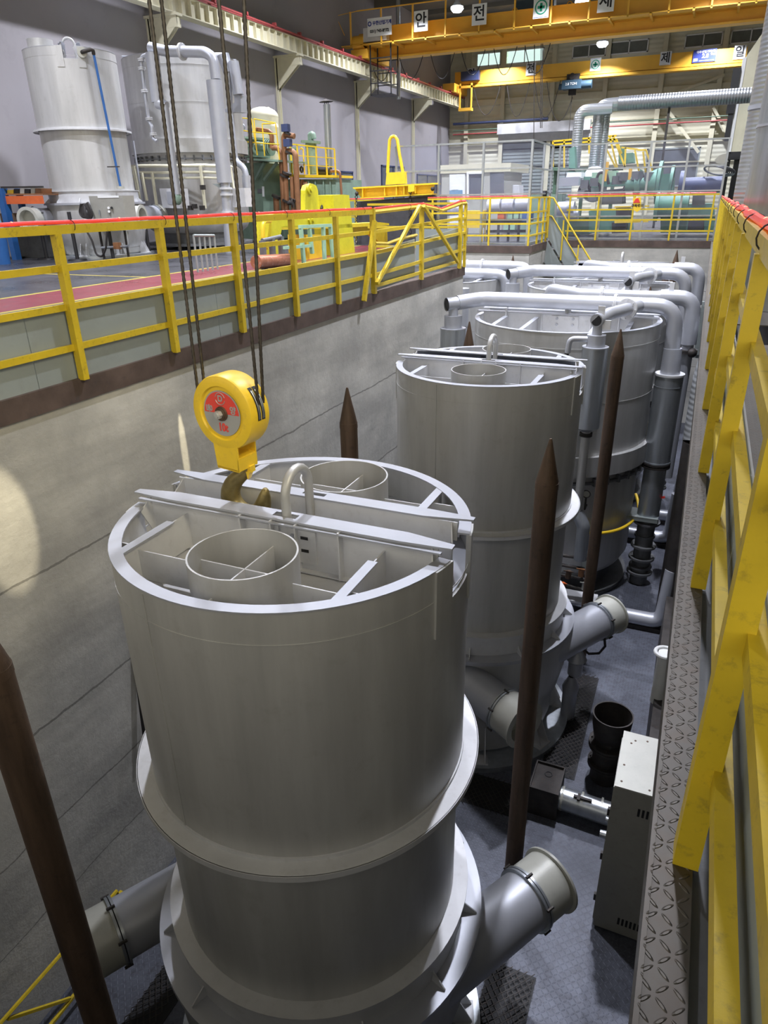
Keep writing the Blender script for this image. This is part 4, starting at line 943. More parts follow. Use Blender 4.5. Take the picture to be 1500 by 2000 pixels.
part(bx, 'box_cover', 'iron', lambda b: b.box(-1.14, -.76, 7.5, 8.02, PF+.44, PF+.46), smooth=False)
part(bx, 'knockout', 'black', lambda b: b.torus((-.95, 7.85, PF+.463), .05, .006, (0, 0, 1), 20, 6))
fd = thing('floor_duct', 'short silver duct between the dark box and the beige cabinet', 'duct', (-.4, 7.7, PF))
part(fd, 'duct', 'galv', lambda b: b.cyl((-.74, 7.70, PF+.24), (.3, 7.66, PF+.24), .165, .165, 28))
for x in (-.72, -.45, -.18): part(fd, 'band', 'cap', lambda b: b.cyl((x, 7.7, PF+.24), (x+.03, 7.7, PF+.24), .172, .172, 28))
part(fd, 'clasp', 'iron', lambda b: (b.box(-.55, -.30, 7.62, 7.66, PF+.40, PF+.425), b.box(-.50, -.46, 7.58, 7.70, PF+.40, PF+.43)), smooth=False)
def floor_elbow(label, x0, x1, y, z=PF+.22, r=.14):
    t = thing('floor_duct', label, 'duct', (x0, y, PF), 'silver floor ducts by the right pit wall')
    part(t, 'duct', 'silver_b', lambda b: b.tube([(x0, y, z), (x1, y, z), (x1+.05, y+.05, z+1.2)], r, 22, bend=.25))
    for x in (x0+.1, x0+.45): part(t, 'band', 'galv', lambda b: b.cyl((x, y, z), (x+.025, y, z), r+.008, r+.008, 22))
    part(t, 'shoe', 'iron', lambda b: b.box(x0, x1, y-.12, y+.12, PF, z-r*.8), smooth=False)
floor_elbow('silver floor duct with elbow between the second and third furnaces', -.95, .30, 13.05, r=.15)
floor_elbow('silver floor duct with elbow, nearer of the two beyond the flanged valve pipe', -.85, .22, 17.1, r=.15)
floor_elbow('silver floor duct with elbow, farther of the two beyond the flanged valve pipe', -.35, .28, 18.5, r=.15)
# round duct by the right wall
sd = thing('spiral_duct', 'bulging spiral duct along the right pit wall, half hidden by the walkway', 'duct', (.5, 14.5, PF))
part(sd, 'duct', 'spiral', lambda b: b.tube([(.55, 19, -1.05), (.55, 16, -1.15), (.42, 13.7, -1.5), (.42, 13.3, -2.6)], .30, 24, bend=.5))
part(sd, 'lower_duct', 'iron', lambda b: b.cyl((.42, 13.3, -2.6), (.45, 13.2, PF), .29, .29, 24))
b = MB(); b.box(.10, .9, 20.9, 21.0, -2.6, -1.1); b.box(.16, .82, 20.84, 20.9, -2.5, -1.2)
tag(b.build('wall_box', 'grey', smooth=False), 'grey framed box low on the right behind the drop legs', 'box')
gb = thing('gas_hose', 'yellow gas hose looping round the lower body of the third furnace', 'hose', (-.9, 13.6, -5.2))
def hose_pts():
    P = []
    for k in range(26):
        a = math.radians(-55+k*3.0); r = 1.97; P.append((-2.5+r*math.cos(a), 15.2+r*math.sin(a), -5.0+.0008*(k-10)**2))
    return P
part(gb, 'hose', 'yellow_b', lambda b: b.tube(hose_pts(), .035, 10))
jb = thing('junction_box', 'small grey box fixed low on the third furnace', 'box', (-1.2, 13.5, -5.6))
part(jb, 'body', 'grey', lambda b: b.cbox((-1.28, 13.66, -5.55), (.30, .16, .45), .9), smooth=False)
part(jb, 'slot', 'ink', lambda b: b.cbox((-1.22, 13.585, -5.53), (.03, .01, .14), .9), smooth=False)
pg = thing('pressure_gauge', 'small round pressure gauge between the second and third furnaces', 'gauge', (-1.55, 13.3, -4.6))
c = at(1145, 965, y=13.4)
part(pg, 'dial', 'cap', lambda b: b.cyl(c, c+V3(0, .05, 0), .075, .075, 20)); part(pg, 'bezel', 'iron', lambda b: b.torus(c, .078, .012, (0, 1, 0), 20, 6))
part(pg, 'stem', 'iron', lambda b: b.tube([c+V3(0, .03, -.08), c+V3(0, .03, -.35), c+V3(0, .4, -.35)], .02, 8))
vl = thing('gas_valve_train', 'tangle of small gas valves and hoses behind the second furnace', 'valves', (-1.5, 13.0, -5.4))
random.seed(3)
for k in range(4):
    z = -5.9+k*.22; part(vl, 'pipe_run', 'iron', lambda b: b.tube([(-1.9, 13.0, z), (-1.15, 12.9+.05*k, z), (-1.15, 13.2, z+.2)], .035, 8, bend=.08))
for x, z, m in ((-1.6, -5.6, 'rust'), (-1.35, -5.5, 'brown'), (-1.25, -5.8, 'cap'), (-1.7, -5.9, 'orange')):
    part(vl, 'valve', m, lambda b: (b.cyl((x, 12.9, z-.08), (x, 12.9, z+.08), .06, .06, 12), b.bar((x-.1, 12.85, z+.1), (x+.1, 12.85, z+.1), .02)))
part(vl, 'shelf', 'silver_flat', lambda b: b.box(-2.2, -1.0, 12.9, 13.35, -6.25, -6.2), smooth=False)
# horn funnel under second furnace duct + cap hose
hn = thing('funnel_vent', 'small silver double funnel beside the second furnace', 'funnel', (-.85, 9.9, PF))
part(hn, 'funnel', 'silver_b', lambda b: (b.lathe([(.06, -5.25), (.17, -5.45), (.15, -5.47), (.12, -5.5), (.12, -5.75), (.05, -5.8)], 28, (-.95, 9.85, 0)), b.lathe([(.05, -5.75), (.14, -5.95), (.12, -6.1), (.12, PF)], 28, (-.98, 9.75, 0))))
hh = thing('cable_loop', 'black cable loop hanging from the right burner duct of the second furnace', 'cable', (-.6, 10.3, -5.2))
part(hh, 'cable', 'hose', lambda b: b.tube([at(1180, 1243, y=10.2), at(1182, 1262, y=10.2), at(1170, 1276, y=10.2), at(1150, 1277, y=10.2), at(1140, 1268, y=10.2)], .022, 8))
# expanded metal skirts round the furnace feet over black plates painted as dark openings
def expanded(label, x0, x1, y0, y1, z=PF+.05, tilt=.0, grp='expanded metal covers on the pit floor'):
    t = thing('expanded_metal_cover', label, 'mesh cover', ((x0+x1)/2, (y0+y1)/2, PF), grp)
    part(t, 'opening_dark_plate', 'ink', lambda b: b.box(x0, x1, y0, y1, PF, PF+.008), smooth=False)  # flat black plate standing in for the dark of an opening
    def lat(b):
        cw, chh = .085, .05; nx, ny = int((x1-x0)/cw), int((y1-y0)/chh)
        for i in range(nx):
            for j in range(ny):
                X_, Y_ = x0+i*cw+(cw/2 if j % 2 else 0), y0+j*chh; zz = z+tilt*(X_-x0)+.015*math.sin(X_*9+Y_*6)
                for s in (-1, 1): b.bar((X_, Y_, zz), (X_+cw/2, Y_+s*chh, zz+.004), .009, .006)
    part(t, 'mesh', 'iron', lat, smooth=False); return t
expanded('black expanded metal cover right of the second furnace base', -1.15, -.62, 8.35, 11.0)
expanded('black expanded metal cover in front of the second furnace base', -2.6, -1.35, 7.30, 7.90, tilt=-.02)
expanded('black expanded metal cover right of the nearest furnace base', -1.05, -.52, 3.0, 5.2)
expanded('black expanded metal cover left of the nearest furnace base', -4.55, -4.15, 2.6, 4.4)
# conveyor ledge by right wall: dark vertical pipe rack under the walkway
b = MB(); b.box(.30, .42, 7.3, 12.4, PF, PF+1.2); tag(b.build('pipe_trench_wall', 'iron', smooth=False), 'low dark steel wall under the walkway on the right', 'low wall')
vp = thing('white_vent_cap', 'white rimmed vent cap just showing at the walkway edge', 'vent cap', (.08, 9.2, -5.6))
c = at(1300, 1275, y=9.3)
part(vp, 'cap', 'white', lambda b: (b.torus(c, .14, .03, (0, 0, 1), 20, 8), b.cyl(c, c-V3(0, 0, .9), .1, .1, 16)))
b = MB(); b.bar((XL, 4.9, -3.05), at(286, 1453, y=4.7), .045); tag(b.build('anchor_bar', 'black', smooth=False), 'short black bar sticking out of the left concrete wall', 'bar')

# ================================================================== TALL DUCTS ON THE RIGHT
t = thing('round_duct', 'tall smooth galvanised duct at the right edge of the picture', 'duct', (.98, 12, 0))
part(t, 'duct', 'galv', lambda b: (b.cyl((1.0, 12, 0), (1.0, 12, 12.0), .62, .62, 48)))
part(t, 'seam_band', 'silver_b', lambda b: [b.cyl((1.0, 12, z), (1.0, 12, z+.03), .632, .632, 48) for z in (1.2, 2.35, 3.5, 4.7)])
t = thing('spiral_duct', 'tall ribbed spiral duct behind the smooth duct at the right edge', 'duct', (1.0, 19.5, 0))
part(t, 'duct', 'spiral', lambda b: b.cyl((1.0, 19.5, 0), (1.0, 19.5, 12.0), .62, .62, 48))
part(t, 'joint_collar', 'silver_b', lambda b: b.cyl((1.0, 19.5, 3.2), (1.0, 19.5, 3.28), .64, .64, 48))
t = thing('tall_enclosure', 'tall cream panel enclosure on dark legs at the right behind the spiral duct', 'enclosure', (1.6, 36, 0))
part(t, 'panel', 'cream', lambda b: b.prism([(.22, 35.8, 3.1), (.22, 35.8, 6.4), (.75, 35.8, 7.3), (3.4, 35.8, 7.3), (3.4, 35.8, 3.1)], (0, 1.5, 0)), smooth=False)
part(t, 'corner_trim', 'white', lambda b: b.box(.16, .30, 35.74, 35.86, 3.1, 6.45), smooth=False)
part(t, 'frame', 'black', lambda b: (b.box(.15, .35, 35.9, 36.1, 0, 3.1), b.box(.2, 3.3, 35.8, 36.2, 2.8, 3.1), b.box(.5, 3.2, 36.1, 37.2, 0, 2.9)), smooth=False)
b = MB(); b.cbox((.02, 35.75, 5.3), (.30, .35, 1.6)); b.cbox((.06, 35.75, 4.1), (.2, .25, 1.2)); tag(b.build('isolator_box', 'black', smooth=False), 'black switch boxes on the edge of the cream enclosure', 'switch box')

# level spiral duct with drops into the press
t = thing('extraction_duct', 'long grey spiral duct running level above the green press', 'duct', (-2, 34, 5))
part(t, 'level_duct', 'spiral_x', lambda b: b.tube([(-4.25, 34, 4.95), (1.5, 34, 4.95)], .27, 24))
for x, y, zz in ((-5.75, 33.7, 4.75), (-5.0, 34, 4.95), (-4.8, 34.4, 4.9)):
    part(t, 'drop_duct', 'spiral', lambda b: b.tube([(x, y, 2.6), (x, y, zz), (x+1.3, y+.1, zz+.05)], .22, 22, bend=.35))
part(t, 'cone', 'silver_flat', lambda b: (b.cyl((-4.95, 34, 2.65), (-4.95, 34, 1.95), .24, .75, 24), b.ball((-4.9, 34, 1.8), .55, 10)))
part(t, 'hanger', 'iron', lambda b: b.bar((-2.25, 34, 4.7), (-2.25, 34, .2), .09))

# ================================================================== CRANES
YC1, YC2 = 43.33, 58.66
c1 = thing('overhead_crane', 'near yellow overhead crane with walkway, railing and 안전제일 signs', 'overhead crane', (-9.4, YC1, 8.8))
part(c1, 'girder', 'yellow_c', lambda b: (b.box(-20.0, 3, YC1-.35, YC1+.35, 8.88, 8.98), b.box(-20.0, 3, YC1-.02, YC1+.0, 8.98, 9.5), b.box(-19.3, 3, YC1-.42, YC1+.42, 9.48, 9.56)), smooth=False)
part(c1, 'walkway_beam', 'yellow_c', lambda b: (b.box(-19.0, 3, YC1-1.22, YC1-1.16, 9.50, 10.22), b.box(-19.0, 3, YC1-1.26, YC1-1.0, 9.44, 9.50), b.box(-19.0, 3, YC1-1.25, YC1-1.1, 10.2, 10.25)), smooth=False)
part(c1, 'walkway_floor', 'yellow_c', lambda b: (b.box(-20.6, 3, YC1-1.9, YC1-1.2, 9.36, 9.40), [b.box(-19.4+k*1.9, -19.3+k*1.9, YC1-1.9, YC1-.3, 9.28, 9.4) for k in range(12)]), smooth=False)
part(c1, 'handrail', 'yellow_c', lambda b: (b.bar((-19.6, YC1-1.85, 10.95), (3, YC1-1.85, 10.95), .05), b.tube([(-19.6, YC1-1.85, 10.95), (-20.9, YC1-1.85, 10.85), (-20.9+.5, YC1-1.85, 9.9)], .02, 6)))
for k in range(14):
    x = -20.0+k*1.85
    if x < 3: part(c1, 'handrail_post', 'yellow_c', lambda b: b.box(x-.04, x+.04, YC1-1.9, YC1-1.82, 9.3, 10.95), smooth=False)
part(c1, 'end_carriage', 'yellow_c', lambda b: (b.box(-20.1, -19.1, YC1-1.7, YC1+1.4, 8.76, 9.2), b.cyl((-20.0, YC1-1.5, 9.55), (-19.3, YC1-1.5, 9.55), .33, .33, 20)), smooth=False)
part(c1, 'motor', 'yellow_c', lambda b: (b.cyl((-20.0, YC1-.6, 9.75), (-18.6, YC1-.6, 9.75), .38, .38, 20)))
part(c1, 'control_box', 'silver_flat', lambda b: b.box(-19.3, -17.9, YC1-1.75, YC1-1.3, 9.5, 10.15), smooth=False)
part(c1, 'service_cage', 'black', lambda b: [b.box(x, x+.06, y, y+.06, 6.95, 9.4) for x in (-19.0, -17.75) for y in (YC1-1.6, YC1-.6)]+[b.box(-19.0, -17.7, y, y+.05, z, z+.05) for y in (YC1-1.6, YC1-.6) for z in (7.5, 8.1, 8.7)]+[b.box(-19.0, -17.7, YC1-1.6, YC1-.5, 6.93, 6.98)], smooth=False)
def sign(par, x, z, y, wd, ht, body, m='ink', sz=.5, back='white'):
    s = part(par, 'sign_plate', back, lambda b: b.box(x-wd/2, x+wd/2, y, y+.02, z-ht/2, z+ht/2), smooth=False)
    if m == 'cross':
        part(s, 'green_cross', 'ink_green', lambda b: (b.torus((x, y-.01, z), wd*.36, wd*.035, (0, 1, 0), 32, 6), b.box(x-wd*.22, x+wd*.22, y-.02, y, z-wd*.07, z+wd*.07), b.box(x-wd*.07, x+wd*.07, y-.02, y, z-wd*.22, z+wd*.22)), smooth=False)
        part(s, 'sign_border', 'ink_blue', lambda b: (b.box(x-wd*.46, x+wd*.46, y-.008, y, z+ht*.44, z+ht*.46), b.box(x-wd*.46, x+wd*.46, y-.008, y, z-ht*.46, z-ht*.44)), smooth=False)
    else: text(body, sz, (x, y-.01, z), (1, 0, 0), (0, 0, 1), m, s, 'lettering', .006, bold=.012)
    return s
yS = YC1-1.95
for u, v, ch in ((822, 41, '안'), (936, 28, '전'), (1057, 14, 'x'), (1184, 1, '제')):
    p = at(u, v, y=yS); sign(c1, p.x, p.z, yS, .78, .92, ch, 'cross' if ch == 'x' else 'ink', .72)
p = at(741, 52, y=yS); s = part(c1, 'name_board', 'white', lambda b: b.box(p.x-.72, p.x+.72, yS, yS+.03, p.z-.42, p.z+.42), smooth=False)
text('우한산업기계', .205, p+V3(.16, -.01, .17), (1, 0, 0), (0, 0, 1), 'ink_blue', s, 'lettering', .006, bold=.006)
text('031) 943-8972', .19, p+V3(0, -.01, -.19), (1, 0, 0), (0, 0, 1), 'ink', s, 'lettering', .006, bold=.006)
part(s, 'emblem', 'ink_blue', lambda b: b.torus(p+V3(-.58, -.012, .17), .09, .025, (0, 1, 0), 20, 6))
part(c1, 'lifting_lug', 'yellow_c', lambda b: [b.torus((x, YC1-.9, 10.3), .12, .03, (0, 1, 0), 16, 6) for x in (-11.0, -8.2)])
part(c1, 'trolley', 'steelblue', lambda b: (b.cbox((-10.4, YC1, 10.35), (1.4, .9, .9)), b.cyl((-9.9, YC1-.6, 10.5), (-9.0, YC1-.6, 10.5), .3, .3, 16)), smooth=False)
def festoon(par, pts, m='hose', r=.022, sag=.9):
    for i, ((xa, za), (xb, zb_), y) in enumerate(pts):
        part(par, 'festoon_cable', m, lambda b: b.tube([(xa+(xb-xa)*k/14, y, za+(zb_-za)*k/14-sag*(1-(2*k/14-1)**2)) for k in range(15)], r, 6))
def pp(u, v, y): q = at(u, v, y=y); return (q.x, q.z)
for a, c_, sg in (((725, 120), (765, 118), 1.0), ((780, 112), (826, 108), 1.1), ((841, 105), (888, 101), 1.25), ((901, 98), (948, 95), 1.2), ((964, 92), (1010, 90), 1.3), ((1025, 86), (1075, 84), 1.35)):
    festoon(c1, [(pp(*a, YC1), pp(*c_, YC1), YC1)], sag=sg)
c2 = thing('overhead_crane', 'far yellow overhead crane with white 안전제일 plates and a small hoist', 'overhead crane', (-9.4, YC2, 9.1))
part(c2, 'girder', 'yellow_c', lambda b: (b.box(-19.6, .45, YC2, YC2+.5, 9.35, 10.2)), smooth=False)
part(c2, 'lower_flange', 'yellow_c', lambda b: (b.box(-19.2, .45, YC2-.1, YC2+.6, 9.14, 9.30)), smooth=False)
part(c2, 'end_carriage', 'yellow_c', lambda b: (b.box(-20.0, -19.1, YC2-1.6, YC2+1.6, 8.76, 9.3), b.box(-18.9, -18.8, YC2-1.0, YC2-.9, 7.6, 9.3), b.box(-18.0, -17.9, YC2-1.0, YC2-.9, 7.6, 9.3), b.box(-18.9, -17.9, YC2-1.1, YC2-.6, 7.5, 7.7), b.box(-19.6, -17.9, YC2-1.0, YC2-.9, 9.0, 9.15)), smooth=False)
part(c2, 'control_box', 'navy', lambda b: b.box(-19.0, -17.6, YC2-.4, YC2, 9.55, 10.15), smooth=False)
for u, v, ch in ((921, 145, '안'), (1037, 135, '전'), (1163, 126, 'x'), (1300, 114, '제'), (1445, 102, '일')):
    p = at(u, v, y=YC2-.03); sign(c2, p.x, p.z, YC2-.05, .72, .78, ch, 'cross' if ch == 'x' else 'ink', .66)
p = at(1376, 109, y=YC2-.03); s = part(c2, 'capacity_plate', 'ink_blue', lambda b: b.box(p.x-.72, p.x+.72, YC2-.05, YC2-.03, p.z-.36, p.z+.36), smooth=False)
text('2.8', .34, p+V3(.05, -.04, -.02), (1, 0, 0), (0, 0, 1), 'white', s, 'lettering', .006, bold=.012)
text('TON', .15, p+V3(.52, -.04, .05), (1, 0, 0), (0, 0, 1), 'white', s, 'lettering', .006, bold=.004)
text('아주산업기계(주)', .17, p+V3(.08, -.04, .22), (1, 0, 0), (0, 0, 1), 'white', s, 'lettering', .006, bold=.003)
part(s, 'plate_lines', 'white', lambda b: (b.box(p.x-.3, p.x+.6, YC2-.056, YC2-.05, p.z-.28, p.z-.25), b.box(p.x-.66, p.x-.4, YC2-.056, YC2-.05, p.z-.28, p.z-.12)), smooth=False)
hs_ = thing('chain_hoist', 'dark blue motor hoist hanging under the far crane girder', 'hoist', (-10.5, YC2, 8.4))
part(hs_, 'trolley', 'iron', lambda b: (b.box(-11.1, -10.2, YC2-.2, YC2+.6, 9.0, 9.45), b.cyl((-10.7, YC2-.3, 9.3), (-10.7, YC2-.1, 9.3), .2, .2, 14)), smooth=False)
part(hs_, 'body', 'steelblue', lambda b: (b.box(-11.35, -10.0, YC2-.5, YC2+.3, 8.5, 9.05)), smooth=False)
text('2.8 TON', .22, (-10.7, YC2-.51, 8.8), (1, 0, 0), (0, 0, 1), 'white', hs_, 'lettering', .005)
part(hs_, 'motor', 'steelblue', lambda b: (b.cyl((-10.0, YC2-.1, 8.75), (-9.3, YC2-.1, 8.75), .27, .27, 18), b.cyl((-11.6, YC2-.1, 8.7), (-11.35, YC2-.1, 8.7), .2, .2, 18)))
part(hs_, 'hook', 'iron', lambda b: (b.box(-10.9, -10.4, YC2-.2, YC2+.1, 8.15, 8.5), b.cyl((-10.65, YC2, 8.15), (-10.65, YC2, 2.5), .02, .02, 6)))
for a, c_, sg in (((925, 170), (978, 166), 1.9), ((990, 163), (1035, 160), 2.2), ((1045, 160), (1095, 157), 2.3), ((1068, 158), (1118, 190), 2.0)):
    festoon(c2, [(pp(*a, YC2), pp(*c_, YC2), YC2)], sag=sg)
for u0, v0, v1, y in ((1044, 80, 280, YC1), (1060, 82, 250, YC1), (1057, 82, 250, YC1)):
    part(c1, 'hoist_rope', 'iron', lambda b: b.bar(at(u0, v0, y=y), at(u0-1.5, v1, y=y), .035))
# service pipes along the back wall
for v_, col, nm, r in ((6.15, 'crimson', 'dark red service pipe along the back wall, the lower one', .05), (6.42, 'green_d', 'thin green service pipe along the back wall, the upper one', .035), (6.9, 'navy', 'blue grey cable duct high on the left of the back wall', .09)):
    b = MB(); b.cyl((-20.2, HY1-.7, v_), (1.5 if col != 'navy' else -12.6, HY1-.7, v_), r, r, 10); tag(b.build('service_pipe', col), nm, 'pipe')

# high bay lamps
for i, (lx, ly) in enumerate(LAMPS):
    LZ = lampz((lx, ly))
    if (lx, ly) not in ((-16, 48), (-8.6, 57), (-8.6, 48)): continue
    t = thing('high_bay_lamp', {(-16, 48): 'bright high bay lamp above the left end of the near crane railing', (-8.6, 57): 'bright high bay lamp glowing between the two yellow cranes', (-8.6, 48): 'high bay lamp cut by the top edge of the picture'}[(lx, ly)], 'lamp', (lx, ly, LZ), 'high bay lamps')
    if (lx, ly) == (-8.6, 57): pass
    part(t, 'shade', 'silver_flat', lambda b: b.lathe([(.12, LZ+.42), (.14, LZ+.25), (.36, LZ-.02), (.35, LZ-.02), (.12, LZ+.25)], 28, (lx, ly, 0)))
    part(t, 'diffuser', 'lamp', lambda b: b.lathe([(.001, LZ-.30), (.25, LZ-.27), (.38, LZ-.12), (.36, LZ+.0)], 28, (lx, ly, 0)))
    part(t, 'hanger', 'iron', lambda b: b.cyl((lx, ly, LZ+.4), (lx, ly, HZ), .02, .02, 6))

# ================================================================== LEFT HALL MACHINES
# control panel in front of the left furnace
cp = thing('control_panel', 'grey control cabinet with white title strip in front of the left silver furnace', 'control cabinet', at(215, 460, y=17.0))
YP = 16.6
P, D = pz([(172, 382), (236, 383), (243, 448), (184, 450)], .5, y=YP)
part(cp, 'body', 'beige', lambda b: b.prism([at(173, 383, y=YP), at(239, 382, y=YP), at(248, 450, y=YP), at(188, 450, y=YP)], (0, .45, 0)), smooth=False)
part(cp, 'title_strip', 'white', lambda b: b.prism([at(190, 382.5, y=YP-.01), at(231, 382, y=YP-.01), at(232, 386, y=YP-.01), at(191, 387, y=YP-.01)], (0, .01, 0)), smooth=False)
for u, v in ((212, 406), (218, 406), (213, 413)): part(cp, 'push_button', 'ink' if u > 215 else 'white', lambda b: b.cyl(at(u, v, y=YP-.05), at(u, v, y=YP), .035, .035, 12))
part(cp, 'door_handle', 'galv', lambda b: b.bar(at(193.5, 410, y=YP-.03), at(195, 420, y=YP-.03), .03))
for u in (194, 243): part(cp, 'leg', 'iron', lambda b: b.bar(at(u, 449, y=YP+.2), (at(u, 449, y=YP+.2).x, YP+.2, 0), .05))
t = thing('cable_bundle', 'loops of black cable hanging beside the grey control cabinet', 'cable', at(165, 420, y=16.9))
for k in range(6):
    part(t, 'cable', 'hose', lambda b: b.tube([at(158+k*2, 398, y=16.5+.03*k), at(155+k*3, 415, y=16.5), at(160+k*3, 424+k, y=16.5), at(170+k*2, 424, y=16.5), at(174+k, 412, y=16.5), at(166+k, 400-k, y=16.5)], .03, 7, bend=.3))
part(t, 'cable', 'hose', lambda b: b.tube([at(166, 445, y=16.4), at(180, 470, y=16.4), at(188, 498, y=16.4), at(200, 502, y=16.4), at(207, 485, y=16.4), at(209, 452, y=16.4)], .03, 7, bend=.4))
t = thing('gas_pipe', 'thin grey gas pipe with brass valve low on the left silver furnace', 'pipe', at(230, 480, y=16.9))
part(t, 'pipe', 'galv', lambda b: b.tube([at(199, 484, y=16.7), at(252, 481, y=16.7), at(248, 452, y=16.7)], .035, 8, bend=.1))
part(t, 'valve', 'brown', lambda b: b.cbox(at(229, 480, y=16.66), (.2, .12, .18)))
# black barrier posts
for i, (ub, vb, ut, vt) in enumerate(((32, 505, 25, 452), (92, 507, 82, 452), (152, 509, 140, 446), (222, 508, 210, 440), (292, 497, 282, 440), (365, 478, 343, 432), (460, 470, 436, 432))):
    p = at(ub, vb, z=0); t = thing('barrier_post', ['black barrier post beside the blue bin at the far left', 'black barrier post before the rack, second from the left', 'black barrier post before the base of the left silver furnace', 'black barrier post below the grey control cabinet', 'black barrier post between the two hall furnaces', 'black barrier post behind the near pair of wire ropes', 'black barrier post right of the large hall furnace'][i], 'barrier post', p, 'black barrier posts')
    part(t, 'base', 'black', lambda b: b.cyl(p, p+V3(0, 0, .05), .28, .26, 20)); part(t, 'pole', 'black', lambda b: b.cyl(p, p+V3(0, 0, 1.35), .055, .055, 10))
# far left rack
rk = thing('storage_rack', 'blue and orange pallet rack with boxes at the far left', 'rack', at(40, 470, y=16.2)); y = 16.4
part(rk, 'upright', 'blue', lambda b: (b.bar(at(3, 368, y=y), at(22, 455, y=y), .22), b.bar(at(3, 368, y=y)+V3(0, .6, 0), at(22, 455, y=y)+V3(0, .6, 0), .15), b.box(at(22, 455, y=y).x-.1, at(22, 455, y=y).x+.1, y-.1, y+.1, 0, 1.0)))
for v0, m in ((391, 'orange'), (366, 'iron')):
    part(rk, 'beam', m, lambda b: b.bar(at(2, v0, y=y), at(84, v0-1, y=y), .05, .22 if m == 'orange' else .05))
part(rk, 'shelf_board', 'brown', lambda b: b.prism([at(2, 381, y=y), at(84, 381, y=y), at(84, 378, y=y), at(2, 378, y=y)], (0, .7, 0)), smooth=False)
for i, (u0, u1, v0, v1, m) in enumerate(((14, 26, 371, 379, 'yellow_b'), (27, 38, 369, 379, 'iron'), (39, 47, 367, 379, 'white'), (48, 58, 369, 379, 'black'), (60, 68, 367, 379, 'cap'), (69, 80, 368, 379, 'brown'))):
    b = MB(); b.prism([at(u0, v1, y=y+.05), at(u1, v1, y=y+.05), at(u1, v0, y=y+.05), at(u0, v0, y=y+.05)], (0, .4, 0))
    tag(b.build('box', m, smooth=False), ['yellow', 'dark', 'white', 'black', 'ivory', 'brown'][i]+' small box on the top shelf of the orange rack', 'box', 'boxes on the orange rack')
b = MB()
for k in range(7): b.cbox(at(22+k*8, 430+3*(k % 2), y=y+.35), (.4, .4, .4), k*.5)
tag(b.build('scrap_pile', 'rust', smooth=False), 'heap of rusty parts under the orange rack beam', 'scrap', kind='stuff')
b = MB(); c = at(28, 452, y=17.2); b.box(-20.55, c.x+1.6, 17.0, 17.3, 0, 1.05); tag(b.build('machine_base', 'dull', smooth=False), 'dark machine base behind the left barrier posts', 'machine')
t = thing('plastic_bin', 'blue plastic bin at the far left edge of the hall floor', 'bin', at(2, 505, z=0)); p = at(3, 516, z=0)
part(t, 'body', 'blue', lambda b: b.cyl(p, p+V3(0, 0, .85), .25, .30, 24)); part(t, 'lid', 'blue_l', lambda b: b.cyl(p+V3(0, 0, .85), p+V3(0, 0, 1.25), .30, .22, 24))
for i, (u, v) in enumerate(((60, 497), (300, 492 if 0 else 470), (322, 478))):
    pass
t = thing('funnel_lamp', 'white bell shaped cap on a white bar by the left furnace base', 'vent cap', at(58, 490, y=17.2)); c = at(58, 492, y=17.3)
part(t, 'cap', 'white', lambda b: b.lathe([(.08, .35), (.10, .15), (.24, .02), (.22, 0)], 24, tuple(c))); part(t, 'bar', 'white', lambda b: b.bar(at(66, 481, y=17.3), at(105, 480, y=17.3), .16))

# gas pipework round the large hall furnace
t = thing('gas_pipework', 'cream painted gas pipes bending round the large hall furnace', 'pipes', at(330, 340, y=20.5)); y = 20.6
for v0, r in ((324, .05), (337, .04), (348, .035)):
    part(t, 'ring_pipe', 'cream', lambda b: b.tube([at(250, v0+2, y=y+1.2), at(275, v0, y=y), at(330, v0, y=y-.1), at(400, v0-1, y=y), at(440, v0+1, y=y+.8), at(452, v0+2, y=y+1.5)], r, 8))
for a, c, r in (((262, 325), (275, 395), .06), ((277, 337), (287, 392), .035), ((297, 337), (306, 400), .035), ((391, 324), (401, 407), .035), ((449, 327), (462, 410), .04), ((260, 275), (279, 400), .025)):
    part(t, 'riser_pipe', 'cream' if r != .025 else 'silver_b', lambda b: b.bar(at(*a, y=y-.1), at(*c, y=y-.1), r*2))
part(t, 'valve', 'iron', lambda b: [b.cbox(at(u, v, y=y-.2), (.14, .12, .14)) for u, v in ((380, 403), (396, 366), (372, 406), (395, 406))])
b = MB(); yb = 20.35
b.prism([at(311, 368, y=yb), at(348, 368, y=yb), at(352, 407, y=yb), at(318, 406, y=yb)], (0, .5, 0)); t0 = b.build('burner_control_box', 'silver_flat', smooth=False)
tag(t0, 'pale grey control box fixed low on the large hall furnace, left side', 'control box')
part(t0, 'door_frame', 'silver_b', lambda b: b.prism([at(325, 374, y=yb-.03), at(341, 374, y=yb-.03), at(344, 399, y=yb-.03), at(328, 399, y=yb-.03)], (0, .02, 0)), smooth=False)
b = MB(); b.prism([at(452, 368, y=yb), at(477, 367, y=yb), at(481, 404, y=yb), at(455, 405, y=yb)], (0, .4, 0)); tag(b.build('burner_control_box', 'silver_flat', smooth=False), 'pale grey control box on the right of the large hall furnace', 'control box')
